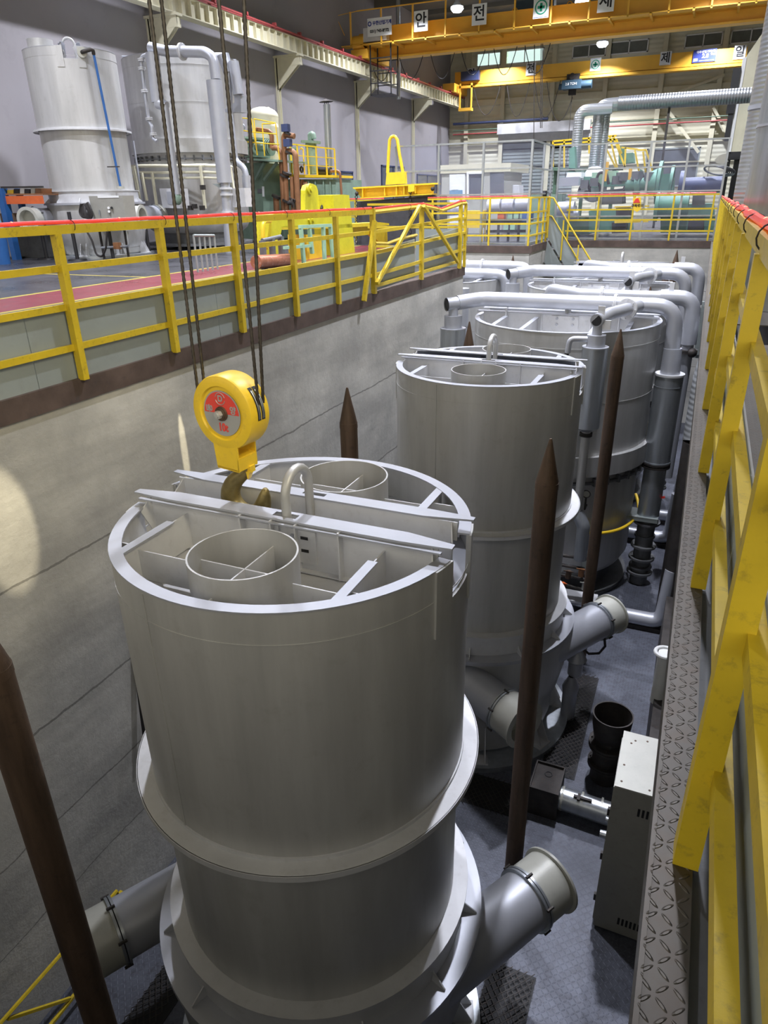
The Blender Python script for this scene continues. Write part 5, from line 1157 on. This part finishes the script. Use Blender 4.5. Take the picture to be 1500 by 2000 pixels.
# exhaust pipework on the large hall furnace
y = 20.2
t = thing('exhaust_pipe', 'silver exhaust pipe bending down the front of the large hall furnace', 'pipe', at(430, 470, z=0))
part(t, 'main_pipe', 'silver_b', lambda b: b.tube([at(293, 93, y=y), at(325, 100, y=y), at(400, 102, y=y), at(416, 112, y=y), at(422, 155, y=y)], .15, 20, bend=.5))
part(t, 'mouth', 'ink', lambda b: b.cyl(at(291.5, 92.5, y=y), at(293.5, 93, y=y), .12, .12, 16))
part(t, 'pipe_flange', 'silver_flat', lambda b: flange(b, at(356, 101, y=y), (1, 0, 0), .23, .06, 20, 8))
cs = part(t, 'casing', 'silver_b', lambda b: b.cyl(at(418, 157, y=y), at(439, 357, y=y), .235, .23, 30))
part(t, 'casing_taper', 'silver_b', lambda b: b.cyl(at(421, 144, y=y), at(423, 156, y=y), .16, .22, 24), cs) if 0 else None
part(t, 'lower_pipe', 'silver_b', lambda b: b.cyl(at(440, 357, y=y), at(449, 500, y=y), .145, .145, 24))
part(t, 'pipe_collar', 'silver_flat', lambda b: [b.cyl(at(u, v, y=y), at(u+.4, v+4, y=y), .20, .20, 24) for u, v in ((441, 366), (442, 378), (444, 412))])
part(t, 'wall_bracket', 'grey', lambda b: b.prism([at(414, 359, y=y), at(440, 358, y=y), at(440, 367, y=y), at(430, 368, y=y)], (0, .5, 0)), smooth=False)
t = thing('exhaust_pipe', 'silver canister and thin drain pipe on the left front of the large hall furnace', 'pipe', at(310, 200, y=20)); y = 20.1
part(t, 'canister', 'silver_b', lambda b: b.cyl(at(297, 103, y=y), at(309, 200, y=y), .20, .20, 26)); part(t, 'scoop', 'silver_b', lambda b: b.cyl(at(309, 200, y=y), at(325, 208, y=y), .19, .14, 20))
part(t, 'tail_pipe', 'silver_b', lambda b: b.cyl(at(322, 205, y=y), at(347, 380, y=y), .11, .11, 18))
part(t, 'drain_pipe', 'silver_b', lambda b: b.tube([at(287, 107, y=y), at(277, 111, y=y), at(276, 125, y=y), at(283, 180, y=y), at(290, 235, y=y), at(297, 248, y=y), at(298, 270, y=y), at(306, 276, y=y)], .055, 10, bend=.1))
for u, v in ((276, 117), (277, 134), (282, 178), (291, 232), (299, 262)): part(t, 'pipe_flange', 'silver_flat', lambda b: flange(b, at(u, v, y=y), (.05, 0, -1), .11, .08, 14))
part(t, 'foot_valve', 'green', lambda b: b.ball(at(347, 388, y=y), .14, 8, (1, 1, 1.4)))
t = thing('exhaust_pipe', 'silver exhaust pipe with slanted scoop on the right of the large hall furnace', 'pipe', at(455, 200, y=21)); y = 21.2
part(t, 'main_pipe', 'silver_b', lambda b: b.tube([at(418, 110, y=y), at(440, 110, y=y), at(446, 130, y=y), at(448, 200, y=y), at(460, 315, y=y), at(477, 328, y=y), at(481, 345, y=y)], .10, 16, bend=.3))
part(t, 'tee', 'silver_b', lambda b: b.cyl(at(436, 108, y=y), at(447, 143, y=y), .19, .16, 20)); part(t, 'canister', 'silver_b', lambda b: b.cyl(at(456, 120, y=y), at(466, 185, y=y), .16, .17, 24))
part(t, 'scoop', 'silver_b', lambda b: b.prism([at(437, 215, y=y), at(458, 200, y=y), at(457, 185, y=y), at(470, 186, y=y), at(471, 219, y=y), at(440, 219, y=y)], (0, .35, 0)), smooth=False)
part(t, 'lower_casing', 'silver_b', lambda b: b.cyl(at(481, 343, y=y), at(484, 376, y=y), .15, .15, 20))
# rail stand in front
for k, (u0, v0, u1, v1, n, lab, m) in enumerate(((378, 460, 418, 460, 5, 'grey steel bar rack standing by the red floor stripe', 'grey'), (512, 470, 548, 462, 3, 'thick grey post rack beside the yellow machine', 'dull'))):
    X0 = -10.0 if k else -11.2; t = thing('bar_rack', lab, 'rack', at(u0, v0, x=X0)); A, B = at(u0, v0, x=X0), at(u1, v1, x=X0)
    part(t, 'top_bar', m, lambda b: b.cyl(A, B, .05 if k else .03, None, 12))
    for i in range(n):
        p = A+(B-A)*(i/(n-1)); part(t, 'upright', m, lambda b: b.bar(p, (p.x, p.y, 0), .12 if k else .035))

# green filter unit with platform, vessel and pipes
gu = thing('green_filter_unit', 'green machine column with platform and yellow railing behind the wire ropes', 'machine', at(500, 465, y=27)); y = 26.6
part(gu, 'tower', 'green', lambda b: b.prism([at(466, 318, y=y), at(512, 318, y=y), at(515, 425, y=y), at(517, 470, y=y), at(470, 470, y=y)], (0, 2.0, 0)), smooth=False)
part(gu, 'head_tank', 'green', lambda b: (b.cyl(at(492, 308, y=y+.6), at(490, 270, y=y+.6), .75, .75, 32), b.cyl(at(490, 272, y=y+.6), at(490, 268, y=y+.6), .9, .9, 32)))
part(gu, 'platform', 'green', lambda b: (b.prism([at(460, 307, y=y-.6), at(544, 312, y=y-.6), at(544, 316, y=y-.6), at(460, 312, y=y-.6)], (0, 2.2, 0)), b.bar(at(517, 318, y=y-.4), at(500, 350, y=y-.1), .1), b.bar(at(541, 318, y=y-.4), at(516, 352, y=y-.1), .1)), smooth=False)
part(gu, 'platform_railing', 'yellow_b', lambda b: [b.tube([at(*p_, y=y-.5) for p_ in q], .025, 6) for q in (((441, 228), (491, 232), (503, 303)), ((496, 232), (502, 303)), ((496, 232), (538, 240), (546, 312)), ((455, 252), (495, 258), (541, 262)), ((460, 275), (500, 279), (545, 282)), ((512, 242), (536, 241)), ((512, 242), (517, 305)))])
part(gu, 'name_plate', 'dull', lambda b: b.prism([at(503, 369, y=y-.02), at(511, 369, y=y-.02), at(511, 377, y=y-.02), at(503, 377, y=y-.02)], (0, .02, 0)), smooth=False)
part(gu, 'notice', 'white', lambda b: b.prism([at(511.5, 364, y=y-.03), at(515.5, 364, y=y-.03), at(516, 384, y=y-.03), at(512.5, 384, y=y-.03)], (0, .02, 0)), smooth=False)
part(gu, 'side_pipe', 'green', lambda b: (b.cyl(at(500, 285, y=y), at(530, 289, y=y), .17, .17, 20), [b.cyl(at(u, 288, y=y), at(u+2, 288, y=y), .3, .3, 20) for u in (521, 525, 529)]))
part(gu, 'flow_gauge', 'galv', lambda b: (b.torus(at(473, 249, y=y), .12, .03, (0, 1, 0), 20, 6), b.bar(at(468, 262, y=y), at(462, 248, y=y), .03)))
pv = thing('pressure_vessel', 'cream upright pressure vessel behind the green platform railing', 'vessel', at(513, 300, y=28.5)); y = 28.6
part(pv, 'body', 'cream', lambda b: (b.cyl(at(517, 360, y=y), at(513, 228, y=y), .66, .66, 36, False, False), b.ball(at(513, 228, y=y), .66, 14, (1, 1, .55))))
part(pv, 'neck', 'cream', lambda b: (b.cyl(at(510, 218, y=y), at(509.6, 211, y=y), .1, .14, 16)))
part(pv, 'lifting_lug', 'cream', lambda b: [b.torus(at(u, v, y=y), .1, .035, (0, 1, 0), 14, 6) for u, v in ((497, 218), (524, 216))])
part(pv, 'side_vessel', 'cream', lambda b: (b.cyl(at(538, 300, y=y-.8), at(536, 250, y=y-.8), .19, .19, 20), b.ball(at(536, 250, y=y-.8), .19, 8)))
bp = thing('brown_pipework', 'brown painted pipes and valves rising beside the green column', 'pipes', at(560, 410, y=26.5)); y = 26.4
for q, r in ((((555, 440), (549, 300), (543, 289), (532, 289)), .10), (((562, 440), (554, 268), (557, 263), (575, 266)), .10), (((573, 425), (570, 345)), .085), (((584, 445), (577, 302), (571, 295), (558, 296)), .11), (((541, 425), (539, 384)), .12), (((501, 253), (526, 257), (531, 264), (531, 290)), .09)):
    part(bp, 'pipe', 'brown', lambda b: b.tube([at(*p_, y=y) for p_ in q], r, 14, bend=.25))
for u, v in ((555, 345), (560, 340), (560, 395), (539, 386), (563, 262), (566, 300), (573, 392)): part(bp, 'pipe_flange', 'iron', lambda b: b.cyl(at(u, v, y=y), at(u+1, v-4, y=y), .19, .19, 16))
for u, v in ((558, 250), (562, 279)): part(bp, 'actuator', 'navy', lambda b: b.cbox(at(u, v, y=y-.1), (.28, .22, .26)), smooth=False)
part(bp, 'hand_wheel', 'iron', lambda b: (b.torus(at(572, 397, y=y-.3), .16, .02, (1, .3, 0), 18, 6), b.cyl(at(564, 397, y=y-.2), at(572, 397, y=y-.3), .08, .05)))
gt_ = thing('green_tank', 'pale green ribbed tank topped by a yellow railed walkway', 'tank', at(610, 440, y=29)); y = 28.2
part(gt_, 'body', 'green', lambda b: (b.prism([at(527, 350, y=y), at(656, 350, y=y), at(657, 465, y=y), at(530, 465, y=y)], (0, 2.5, 0)), [b.bar(at(u, 352, y=y-.05), at(u+4, 440, y=y-.05), .06) for u in (590, 603, 616, 632, 645)]), smooth=False)
part(gt_, 'walkway', 'yellow_b', lambda b: (b.prism([at(513, 340, y=y-.2), at(656, 342, y=y-.2), at(656, 347, y=y-.2), at(513, 346, y=y-.2)], (0, 1.6, 0))), smooth=False)
def gr(b):
    b.bar(at(566, 281, y=y-.15), at(653, 291, y=y-.15), .05); b.bar(at(582, 304, y=y-.15), at(655, 309, y=y-.15), .03); b.bar(at(584, 322, y=y-.15), at(655, 326, y=y-.15), .03)
    for u0, u1, v0 in ((580, 584, 283), (600, 604, 286), (617, 620, 288), (636, 639, 289), (653, 656, 291), (567, 571, 281)): b.bar(at(u0, v0, y=y-.15), at(u1, 346, y=y-.15), .05)
    b.tube([at(586, 292, y=y), at(589, 289, y=y), at(592, 292, y=y), at(595, 340, y=y)], .03, 6)
part(gt_, 'railing', 'yellow_b', gr)
part(gt_, 'vent_pipe', 'green', lambda b: (b.cyl(at(611, 340, y=y+.8), at(607, 280, y=y+.8), .24, .24, 20), b.cyl(at(607, 280, y=y+.8), at(607, 275, y=y+.8), .42, .42, 20), b.tube([at(607, 276, y=y+.8), at(606, 263, y=y+.8), at(611, 262, y=y+.8), at(613, 271, y=y+.8)], .12, 14, bend=.2), b.cyl(at(575, 340, y=y+.8), at(571, 288, y=y+.8), .2, .2, 18)))
part(gt_, 'pump_motor', 'black', lambda b: (b.cyl(at(624, 334, y=y+.2), at(640, 334, y=y+.2), .22, .22, 18), b.cyl(at(641, 334, y=y+.2), at(646, 334, y=y+.2), .16, .16, 18), b.torus(at(589, 331, y=y), .1, .04, (1, 0, 0), 14, 6)))
part(gt_, 'drain_pipe', 'brown', lambda b: b.tube([at(646, 334, y=y), at(664, 334, y=y), at(667, 380, y=y)], .05, 10, bend=.15))
part(gt_, 'side_nozzle', 'brown', lambda b: (b.cyl(at(592, 361, y=y-.2), at(600, 361, y=y-.1), .12, .12, 14), b.cyl(at(590, 361, y=y-.2), at(592, 361, y=y-.2), .2, .2, 14)))
fl_ = thing('roof_flue', 'slim galvanised flue with a conical cap against the left wall', 'flue', at(645, 345, y=30)); y = 30.2
part(fl_, 'pipe', 'galv', lambda b: b.cyl(at(645, 380, y=y), at(638, 204, y=y), .15, .15, 20)); part(fl_, 'cap', 'iron', lambda b: b.cyl(at(637, 199, y=y), at(636.5, 193, y=y), .30, .02, 20))
part(fl_, 'cap_stay', 'iron', lambda b: [b.bar(at(u, 204, y=y), at(u, 198, y=y), .02) for u in (634, 638, 641)])
# yellow machine beside the bay
ym = thing('yellow_coil_machine', 'bright yellow machine frame with pivot arm beside the red floor stripe', 'machine', (-10.6, 18.5, 0)); X0 = -10.3
def xp(name, m, pts, dep, x=X0): return part(ym, name, m, lambda b: b.prism([at(u, v, x=x) for u, v in pts], (-dep, 0, 0)), smooth=False)
xp('frame', 'yellow_g', [(530, 423), (536, 416), (600, 419), (652, 414), (652, 440), (551, 444), (546, 470), (546, 505), (530, 505)], .5)
xp('pivot_arm', 'yellow_g', [(596, 412), (596, 372), (599, 362), (607, 359), (615, 363), (618, 372), (621, 410)], .14)
xp('pivot_arm', 'yellow_g', [(600, 412), (600, 372), (603, 362), (611, 359), (618, 363), (621, 372), (624, 410)], .14, X0-.3)
c = at(603.5, 369, x=X0); part(ym, 'pivot_pin', 'yellow_g', lambda b: (b.cyl(c, c+V3(.06, 0, 0), .14, .14, 24), b.cyl(c+V3(.06, 0, 0), c+V3(.1, 0, 0), .07, .07, 16)))
c = at(608, 429, x=X0); part(ym, 'boss', 'yellow_g', lambda b: (b.cyl(c, c+V3(.05, 0, 0), .2, .2, 6), b.cyl(c+V3(.05, 0, 0), c+V3(.1, 0, 0), .07, .07, 16)))
xp('column_block', 'yellow_g', [(651, 381), (668, 380), (682, 381), (694, 500), (656, 500)], .7)
xp('cross_beam', 'yellow', [(548, 442), (650, 440), (650, 446), (548, 449)], .5)
xp('cross_beam', 'yellow', [(655, 439), (741, 434), (760, 436), (760, 440), (655, 446)], .5)
xp('cross_beam_web', 'yellow', [(655, 446), (756, 441), (757, 472), (740, 474), (724, 452), (655, 457)], .2, X0-.15)
xp('lower_box', 'yellow_b', [(598, 458), (630, 458), (632, 508), (600, 508)], .6, X0-.1)
part(ym, 'hose', 'hose', lambda b: b.tube([at(628, 408, x=X0-.4), at(632, 392, x=X0-.4), at(640, 386, x=X0-.4), at(649, 390, x=X0-.4), at(652, 400, x=X0-.4)], .045, 8, bend=.2))
part(ym, 'grab_bar', 'yellow_b', lambda b: b.tube([at(528, 432, x=X0), at(513, 432, x=X0), at(514, 465, x=X0), at(520, 487, x=X0)], .05, 8, bend=.2))
sl_ = thing('green_stand', 'pale green steel stand in front of the yellow machine', 'stand', (-9.6, 17.6, 0)); xs = -9.75
for a, c in (((587, 443), (594, 517)), ((631, 441), (634, 508)), ((604, 447), (610, 495)), ((645, 441), (650, 502))):
    part(sl_, 'leg', 'green_l', lambda b: b.bar(at(*a, x=xs), at(*c, x=xs), .09))
part(sl_, 'top', 'green_l', lambda b: (b.bar(at(585, 443, x=xs), at(646, 440, x=xs), .08), b.bar(at(555, 484, x=xs), at(608, 480, x=xs), .07)))
t = thing('copper_coil', 'roll wrapped in copper coloured film lying on the floor behind the panels', 'roll', at(540, 505, x=-9.9)); A, B = at(500, 512, x=-9.9), at(566, 508, x=-9.9)
part(t, 'roll', 'copper', lambda b: b.cyl(A, B, .16, .16, 24)); part(t, 'end_ring', 'iron', lambda b: (b.torus(B, .14, .03, (B-A), 20, 6), b.cyl(B, B+(B-A).normalized()*.02, .12, .12, 20)))
# dark block with lifting frame
lb = thing('charcoal_block', 'large charcoal grey block standing behind the yellow machine', 'block', (-10.5, 25.5, 0))
part(lb, 'block', 'dark', lambda b: b.prism([at(697, 394, y=25), at(738, 391, y=25), at(848, 381, y=25), at(849, 476, y=25), at(697, 480, y=25)], (0, 1.4, 0)), smooth=False)
lf_ = thing('lifting_frame', 'yellow spreader beam with tall hoop resting on the charcoal block', 'lifting frame', (-10.5, 25.4, 1.6)); y = 24.85
part(lf_, 'spreader_beam', 'yellow_b', lambda b: (b.prism([at(689, 366, y=y), at(850, 357, y=y), at(851, 360, y=y), at(690, 369, y=y)], (0, .5, 0)), b.prism([at(693, 369, y=y+.2), at(848, 360, y=y+.2), at(846, 378, y=y+.2), at(705, 386, y=y+.2)], (0, .06, 0)), b.prism([at(703, 386, y=y), at(844, 378, y=y), at(844, 380, y=y), at(703, 388, y=y)], (0, .5, 0)), [b.prism([at(u, v, y=y+.02), at(u+1.5, v, y=y+.02), at(u+1.5, v+17, y=y+.02), at(u, v+17, y=y+.02)], (0, .2, 0)) for u, v in ((707, 368), (750, 365), (773, 364), (788, 363), (810, 361))]), smooth=False)
part(lf_, 'shackle', 'iron', lambda b: [b.ball(at(u, v, y=y), .07, 6) for u, v in ((697, 378), (845, 369))])
part(lf_, 'chain', 'iron', lambda b: [b.torus(at(801+(i % 2), 375+i*6.2, y=y+.05), .05, .014, ((1, 0, 0) if i % 2 else (0, 1, 0)), 12, 5) for i in range(15)])
part(lf_, 'chain', 'iron', lambda b: [b.torus(at(696, 385+i*6.2, y=y+.05), .05, .014, ((1, 0, 0) if i % 2 else (0, 1, 0)), 12, 5) for i in range(18)])
hp = part(lf_, 'hoop_base', 'yellow_b', lambda b: b.prism([at(755, 337, y=y), at(788, 336, y=y), at(789, 359, y=y), at(753, 361, y=y)], (0, .3, 0)), smooth=False)
part(lf_, 'hoop', 'yellow_b', lambda b: b.tube([at(u, v, y=y+.15) for u, v in ((757, 338), (759, 300), (761, 274), (764, 268), (768, 266), (772, 267), (776, 273), (780, 300), (787, 337))], .055, 12))
part(lf_, 'end_plate', 'yellow_b', lambda b: b.prism([at(797, 360, y=y-.06), at(809, 359, y=y-.06), at(809, 374, y=y-.06), at(797, 375, y=y-.06)], (0, .05, 0)), smooth=False)
# green roof beyond yellow machine: small yellow barrier with red light
far_rail('small yellow barrier behind the pivot arm of the yellow machine', (-14.4, 27.2, 0), (-11.9, 27.2, 0), (1.5, .9), (.02, .5, .98), 'yellow hall barriers')
rope_light('red rope light on the small barrier behind the yellow machine', [(-14.4+.5*i, 27.2, 1.56) for i in range(6)], 1.0, 'red rope lights', r=.02)

# ================================================================== BEHIND THE SCREENS
of = thing('site_office', 'cream site office cabin behind the clear screen', 'cabin', at(940, 380, y=34)); y = 33.5
OX0, OX1 = at(863, 330, y=y).x, at(985, 330, y=y).x
part(of, 'walls', 'cap', lambda b: b.box(OX0, OX1, y, y+3.4, 0, 2.65), smooth=False); part(of, 'roof_fascia', 'cream', lambda b: b.box(OX0-.05, OX1+.3, y-.06, y+3.5, 2.55, 2.9), smooth=False)
part(of, 'window', 'glass_d', lambda b: b.prism([at(917, 340, y=y-.03), at(941, 340, y=y-.03), at(940, 386, y=y-.03), at(916, 386, y=y-.03)], (0, .03, 0)), smooth=False)
part(of, 'window_frame', 'white', lambda b: (b.bar(at(914, 339, y=y-.05), at(914, 386, y=y-.05), .09), b.bar(at(943, 339, y=y-.05), at(943, 386, y=y-.05), .09), b.bar(at(912, 338, y=y-.05), at(944, 337, y=y-.05), .09)))
part(of, 'window', 'glass_d', lambda b: b.prism([at(957, 337, y=y-.03), at(984, 337, y=y-.03), at(984, 386, y=y-.03), at(957, 386, y=y-.03)], (0, .03, 0)), smooth=False)
part(of, 'door', 'white', lambda b: b.prism([at(878, 340, y=y-.04), at(908, 339, y=y-.04), at(908, 440, y=y-.04), at(878, 440, y=y-.04)], (0, .04, 0)), smooth=False)
part(of, 'notice_board', 'blue_l', lambda b: b.prism([at(878, 372, y=y-.07), at(903, 371, y=y-.07), at(903, 383, y=y-.07), at(878, 384, y=y-.07)], (0, .03, 0)), smooth=False)
part(of, 'notice', 'white', lambda b: b.prism([at(881, 363, y=y-.06), at(895, 362, y=y-.06), at(895, 370, y=y-.06), at(881, 371, y=y-.06)], (0, .02, 0)), smooth=False)
b = MB(); b.prism([at(1001, 361, y=34), at(1014, 362, y=34), at(1015, 385, y=34), at(1000, 384, y=34)], (0, .8, 0)); tag(b.build('grey_cabinet', 'silver_flat', smooth=False), 'small pale cabinet right of the cream office', 'cabinet')
b = MB(); b.box(-7.6, -5.9, 32.2, 33, 0, 1.6); tag(b.build('green_cabinet', 'green', smooth=False), 'low green cabinet behind the screen corner', 'cabinet')
# rack with wrapped rolls
rk = thing('roll_rack', 'black rack of green trays holding wrapped rolls behind the corner railing', 'rack', at(990, 470, y=28.5)); y = 27.6
for u in (955, 975, 995, 1015, 1033): part(rk, 'upright', 'black', lambda b: b.bar(at(u, 415, y=y), (at(u, 415, y=y).x, y, 0), .08))
for v0 in (415, 433, 452): part(rk, 'shelf_beam', 'black', lambda b: b.bar(at(950, v0, y=y), at(1036, v0-1, y=y), .10))
for i, (u, v) in enumerate(((998, 421), (1010, 420), (1022, 420), (990, 443), (1003, 443))):
    part(rk, 'tray', 'green_l', lambda b: b.cbox(at(u, v, y=y+.1), (.18, .3, .22)), smooth=False)
part(rk, 'tray', 'blue', lambda b: b.cbox(at(1031, 422, y=y+.1), (.35, .4, .35)), smooth=False)
part(rk, 'tray', 'orange', lambda b: b.cbox(at(980, 423, y=y+.1), (.25, .3, .2)), smooth=False)
for i, (u0, u1, v, m) in enumerate(((953, 978, 402, 'silver_flat'), (982, 1004, 401, 'wrap'), (1008, 1034, 400, 'silver_b'))):
    b = MB(); b.cyl(at(u0, v, y=y), at(u1, v-1, y=y), .22, .22, 20); tag(b.build('wrapped_roll', m), ['grey wrapped roll, leftmost on the black rack', 'plastic wrapped roll in the middle on the black rack', 'shiny wrapped roll, rightmost on the black rack'][i], 'roll', 'wrapped rolls on the black rack')
b = MB(); c = at(928, 428, y=27.5); b.cbox(c, (.75, .5, .6)); [b.bar((c.x+q, 27.5+s_, c.z), (c.x+q*1.1, 27.5+s_, 0), .04) for q in (-.33, .33) for s_ in (-.2, .2)]; tag(b.build('parts_crate', 'yellow_b', smooth=False), 'yellow crate beside the black rack', 'crate')
b = MB(); b.cyl(at(858, 412, y=27.9), at(915, 408, y=27.9), .2, .2, 16); tag(b.build('wrapped_roll', 'wrap'), 'long plastic wrapped roll left of the yellow crate', 'roll', 'wrapped rolls on the black rack')

# green press line
gp = thing('green_press', 'large green extrusion press line behind the clear screen', 'press', (-3, 31.5, 0))
Y0 = 31.0
def yp(name, m, pts, dep=1.0, y=Y0): return part(gp, name, m, lambda b: b.prism([at(u, v, y=y) for u, v in pts], (0, dep, 0)), smooth=False)
yp('bed', 'press_green', [(1150, 412), (1225, 408), (1228, 452), (1150, 455)], 2)
yp('bed', 'press_green', [(1290, 400), (1395, 398), (1398, 455), (1290, 455)], 2)
yp('bed', 'green_d', [(1090, 425), (1150, 424), (1150, 458), (1090, 458)], 1.5, Y0+.5)
yp('die_housing', 'dull', [(1170, 372), (1215, 368), (1216, 398), (1170, 400)], 1.2)
yp('column', 'press_green', [(1112, 290), (1122, 286), (1124, 352), (1110, 352)], .8, Y0+2)
yp('platform', 'green_d', [(1080, 326), (1135, 330), (1135, 336), (1080, 333)], 2, Y0+2)
yp('guide_post', 'yellow_c', [(1183, 316), (1188, 316), (1184, 354), (1178, 354)], .3, Y0-.2)
yp('guide_post', 'yellow_c', [(1229, 326), (1234, 326), (1231, 352), (1226, 352)], .3, Y0-.2)
yp('cross_head', 'press_green', [(1140, 345), (1250, 343), (1250, 362), (1140, 366)], 1.4, Y0+.6)
yp('gearbox', 'press_green', [(1285, 341), (1308, 339), (1316, 348), (1314, 376), (1283, 376)], 1.0, Y0+.1)
yp('brace', 'green_d', [(1249, 330), (1254, 332), (1262, 352), (1255, 353)], .3, Y0+.4)
yp('mesh_guard', 'yellow_b', [(1200, 403), (1268, 401), (1268, 404), (1200, 406)], .1, Y0-.7)
yp('mesh_guard', 'yellow_b', [(1200, 430), (1266, 428), (1266, 434), (1200, 436)], .1, Y0-.7)
yp('guard_net', 'iron', [(1203, 406), (1232, 405), (1232, 421), (1203, 422)], .05, Y0-.65)
yp('hatch', 'dull', [(1353, 382), (1377, 381), (1377, 400), (1351, 401)], .05, Y0-.1)
yp('foot_block', 'black', [(1345, 425), (1375, 424), (1375, 452), (1342, 452)], .5, Y0-.5)
yp('foot_block', 'black', [(1195, 435), (1222, 432), (1222, 455), (1195, 456)], .5, Y0-.5)
yp('white_hood', 'white', [(1108, 337), (1136, 336), (1136, 348), (1105, 350)], .8, Y0+.3)
yp('white_hood', 'silver_b', [(1092, 347), (1130, 345), (1130, 362), (1091, 364)], .8, Y0-.2)
yp('panel', 'wrap', [(1088, 403), (1122, 402), (1122, 412), (1088, 415)], .6, Y0-.6)
part(gp, 'main_cylinder', 'press_green', lambda b: (b.cyl(at(1222, 360, y=Y0), at(1284, 357, y=Y0), .25, .25, 24), b.cyl(at(1240, 360, y=Y0), at(1250, 359, y=Y0), .38, .38, 24), b.cyl(at(1262, 358, y=Y0), at(1282, 357, y=Y0), .34, .5, 24), b.cyl(at(1284, 357, y=Y0), at(1290, 357, y=Y0), .75, .75, 32), b.cyl(at(1308, 357, y=Y0), at(1314, 357, y=Y0), .6, .6, 32)))
part(gp, 'blue_cylinder', 'navy', lambda b: (b.cyl(at(1332, 363, y=Y0), at(1410, 360, y=Y0), .28, .28, 28), b.cyl(at(1326, 362, y=Y0), at(1334, 362, y=Y0), .5, .5, 28)))
part(gp, 'drum', 'press_green', lambda b: (b.cyl(at(1285, 402, y=Y0-.4), at(1345, 399, y=Y0-.4), .42, .42, 28), b.cyl(at(1280, 403, y=Y0-.4), at(1287, 403, y=Y0-.4), .55, .55, 28)))
part(gp, 'roller', 'silver_b', lambda b: (b.cyl(at(1090, 408, y=Y0-.9), at(1122, 407, y=Y0-.9), .26, .26, 24), b.cyl(at(1100, 420, y=Y0-.9), at(1130, 419, y=Y0-.9), .2, .2, 24)))
part(gp, 'hydraulic_pipe', 'iron', lambda b: [b.tube([at(u, v, y=Y0-.1), at(u+5, v-14, y=Y0-.1), at(u+20, v-12, y=Y0-.1), at(u+24, v+10, y=Y0-.1)], .05, 8, bend=.2) for u, v in ((1130, 375), (1150, 370), (1216, 376), (1236, 352), (1165, 350))])
part(gp, 'valve_block', 'dull', lambda b: [b.cbox(at(u, v, y=Y0-.2), (.3, .3, .3), .2*k) for k, (u, v) in enumerate(((1142, 360), (1160, 356), (1205, 352), (1215, 345), (1270, 345), (1245, 343), (1138, 380), (1160, 384)))], smooth=False)
part(gp, 'stub_block', 'green_l', lambda b: [b.cbox(at(u, v, y=Y0+.1), (.45, .4, .4)) for u, v in ((1194, 345), (1168, 348), (1216, 348))], smooth=False)
sv = thing('press_gantry', 'yellow railed gantry stairs on the green press', 'gantry', (-4, 36, 0)); y = 36
def gan(b):
    for q in (((1080, 276), (1204, 265)), ((1080, 283), (1204, 272)), ((1080, 276), (1080, 330)), ((1102, 274), (1102, 330)), ((1128, 271), (1129, 300)), ((1150, 269), (1151, 300)), ((1176, 267), (1178, 320)), ((1197, 265), (1222, 330)), ((1204, 272), (1214, 300)), ((1184, 290), (1204, 330)), ((1191, 267), (1206, 330)), ((1240, 293), (1248, 335)), ((1246, 293), (1262, 293)), ((1262, 293), (1278, 345)), ((1214, 288), (1246, 292)), ((1222, 288), (1220, 330)), ((1256, 296), (1262, 345))):
        b.bar(at(*q[0], y=y), at(*q[1], y=y), .07)
part(sv, 'railing', 'yellow_b', gan)
for u in (1086, 1140, 1200): part(sv, 'leg', 'green_d', lambda b: b.bar(at(u, 330, y=y+.5), (at(u, 330, y=y+.5).x, y+.5, 0), .15))
part(sv, 'deck', 'green_d', lambda b: b.prism([at(1078, 328, y=y), at(1210, 326, y=y), at(1210, 331, y=y), at(1078, 333, y=y)], (0, 1.5, 0)), smooth=False)
part(sv, 'motor', 'press_green', lambda b: (b.prism([at(1208, 300, y=y+.5), at(1236, 298, y=y+.5), at(1238, 318, y=y+.5), at(1208, 320, y=y+.5)], (0, .8, 0)), b.prism([at(1209, 286, y=y+.5), at(1220, 286, y=y+.5), at(1220, 300, y=y+.5), at(1209, 300, y=y+.5)], (0, .5, 0))), smooth=False)
b = MB(); b.prism([at(u, v, y=BY+.235) for u, v in ((1395, 313), (1405, 303), (1421, 299), (1420, 312), (1423, 315), (1412, 321), (1400, 319))], (0, .01, 0)); tag(b.build('paper_scrap', 'cap', smooth=False), 'torn sheet of pale paper stuck high on the right of the clear screen', 'paper')
t = thing('cable_coil', 'coils of grey cable hung behind the right end of the clear screen', 'cable', at(1400, 330, y=31))
for k in range(5): part(t, 'loop', 'dull', lambda b: b.torus(at(1398+k*2, 333, y=31+.05*k), .42+.03*k, .025, (.2, .3, 1), 28, 6))
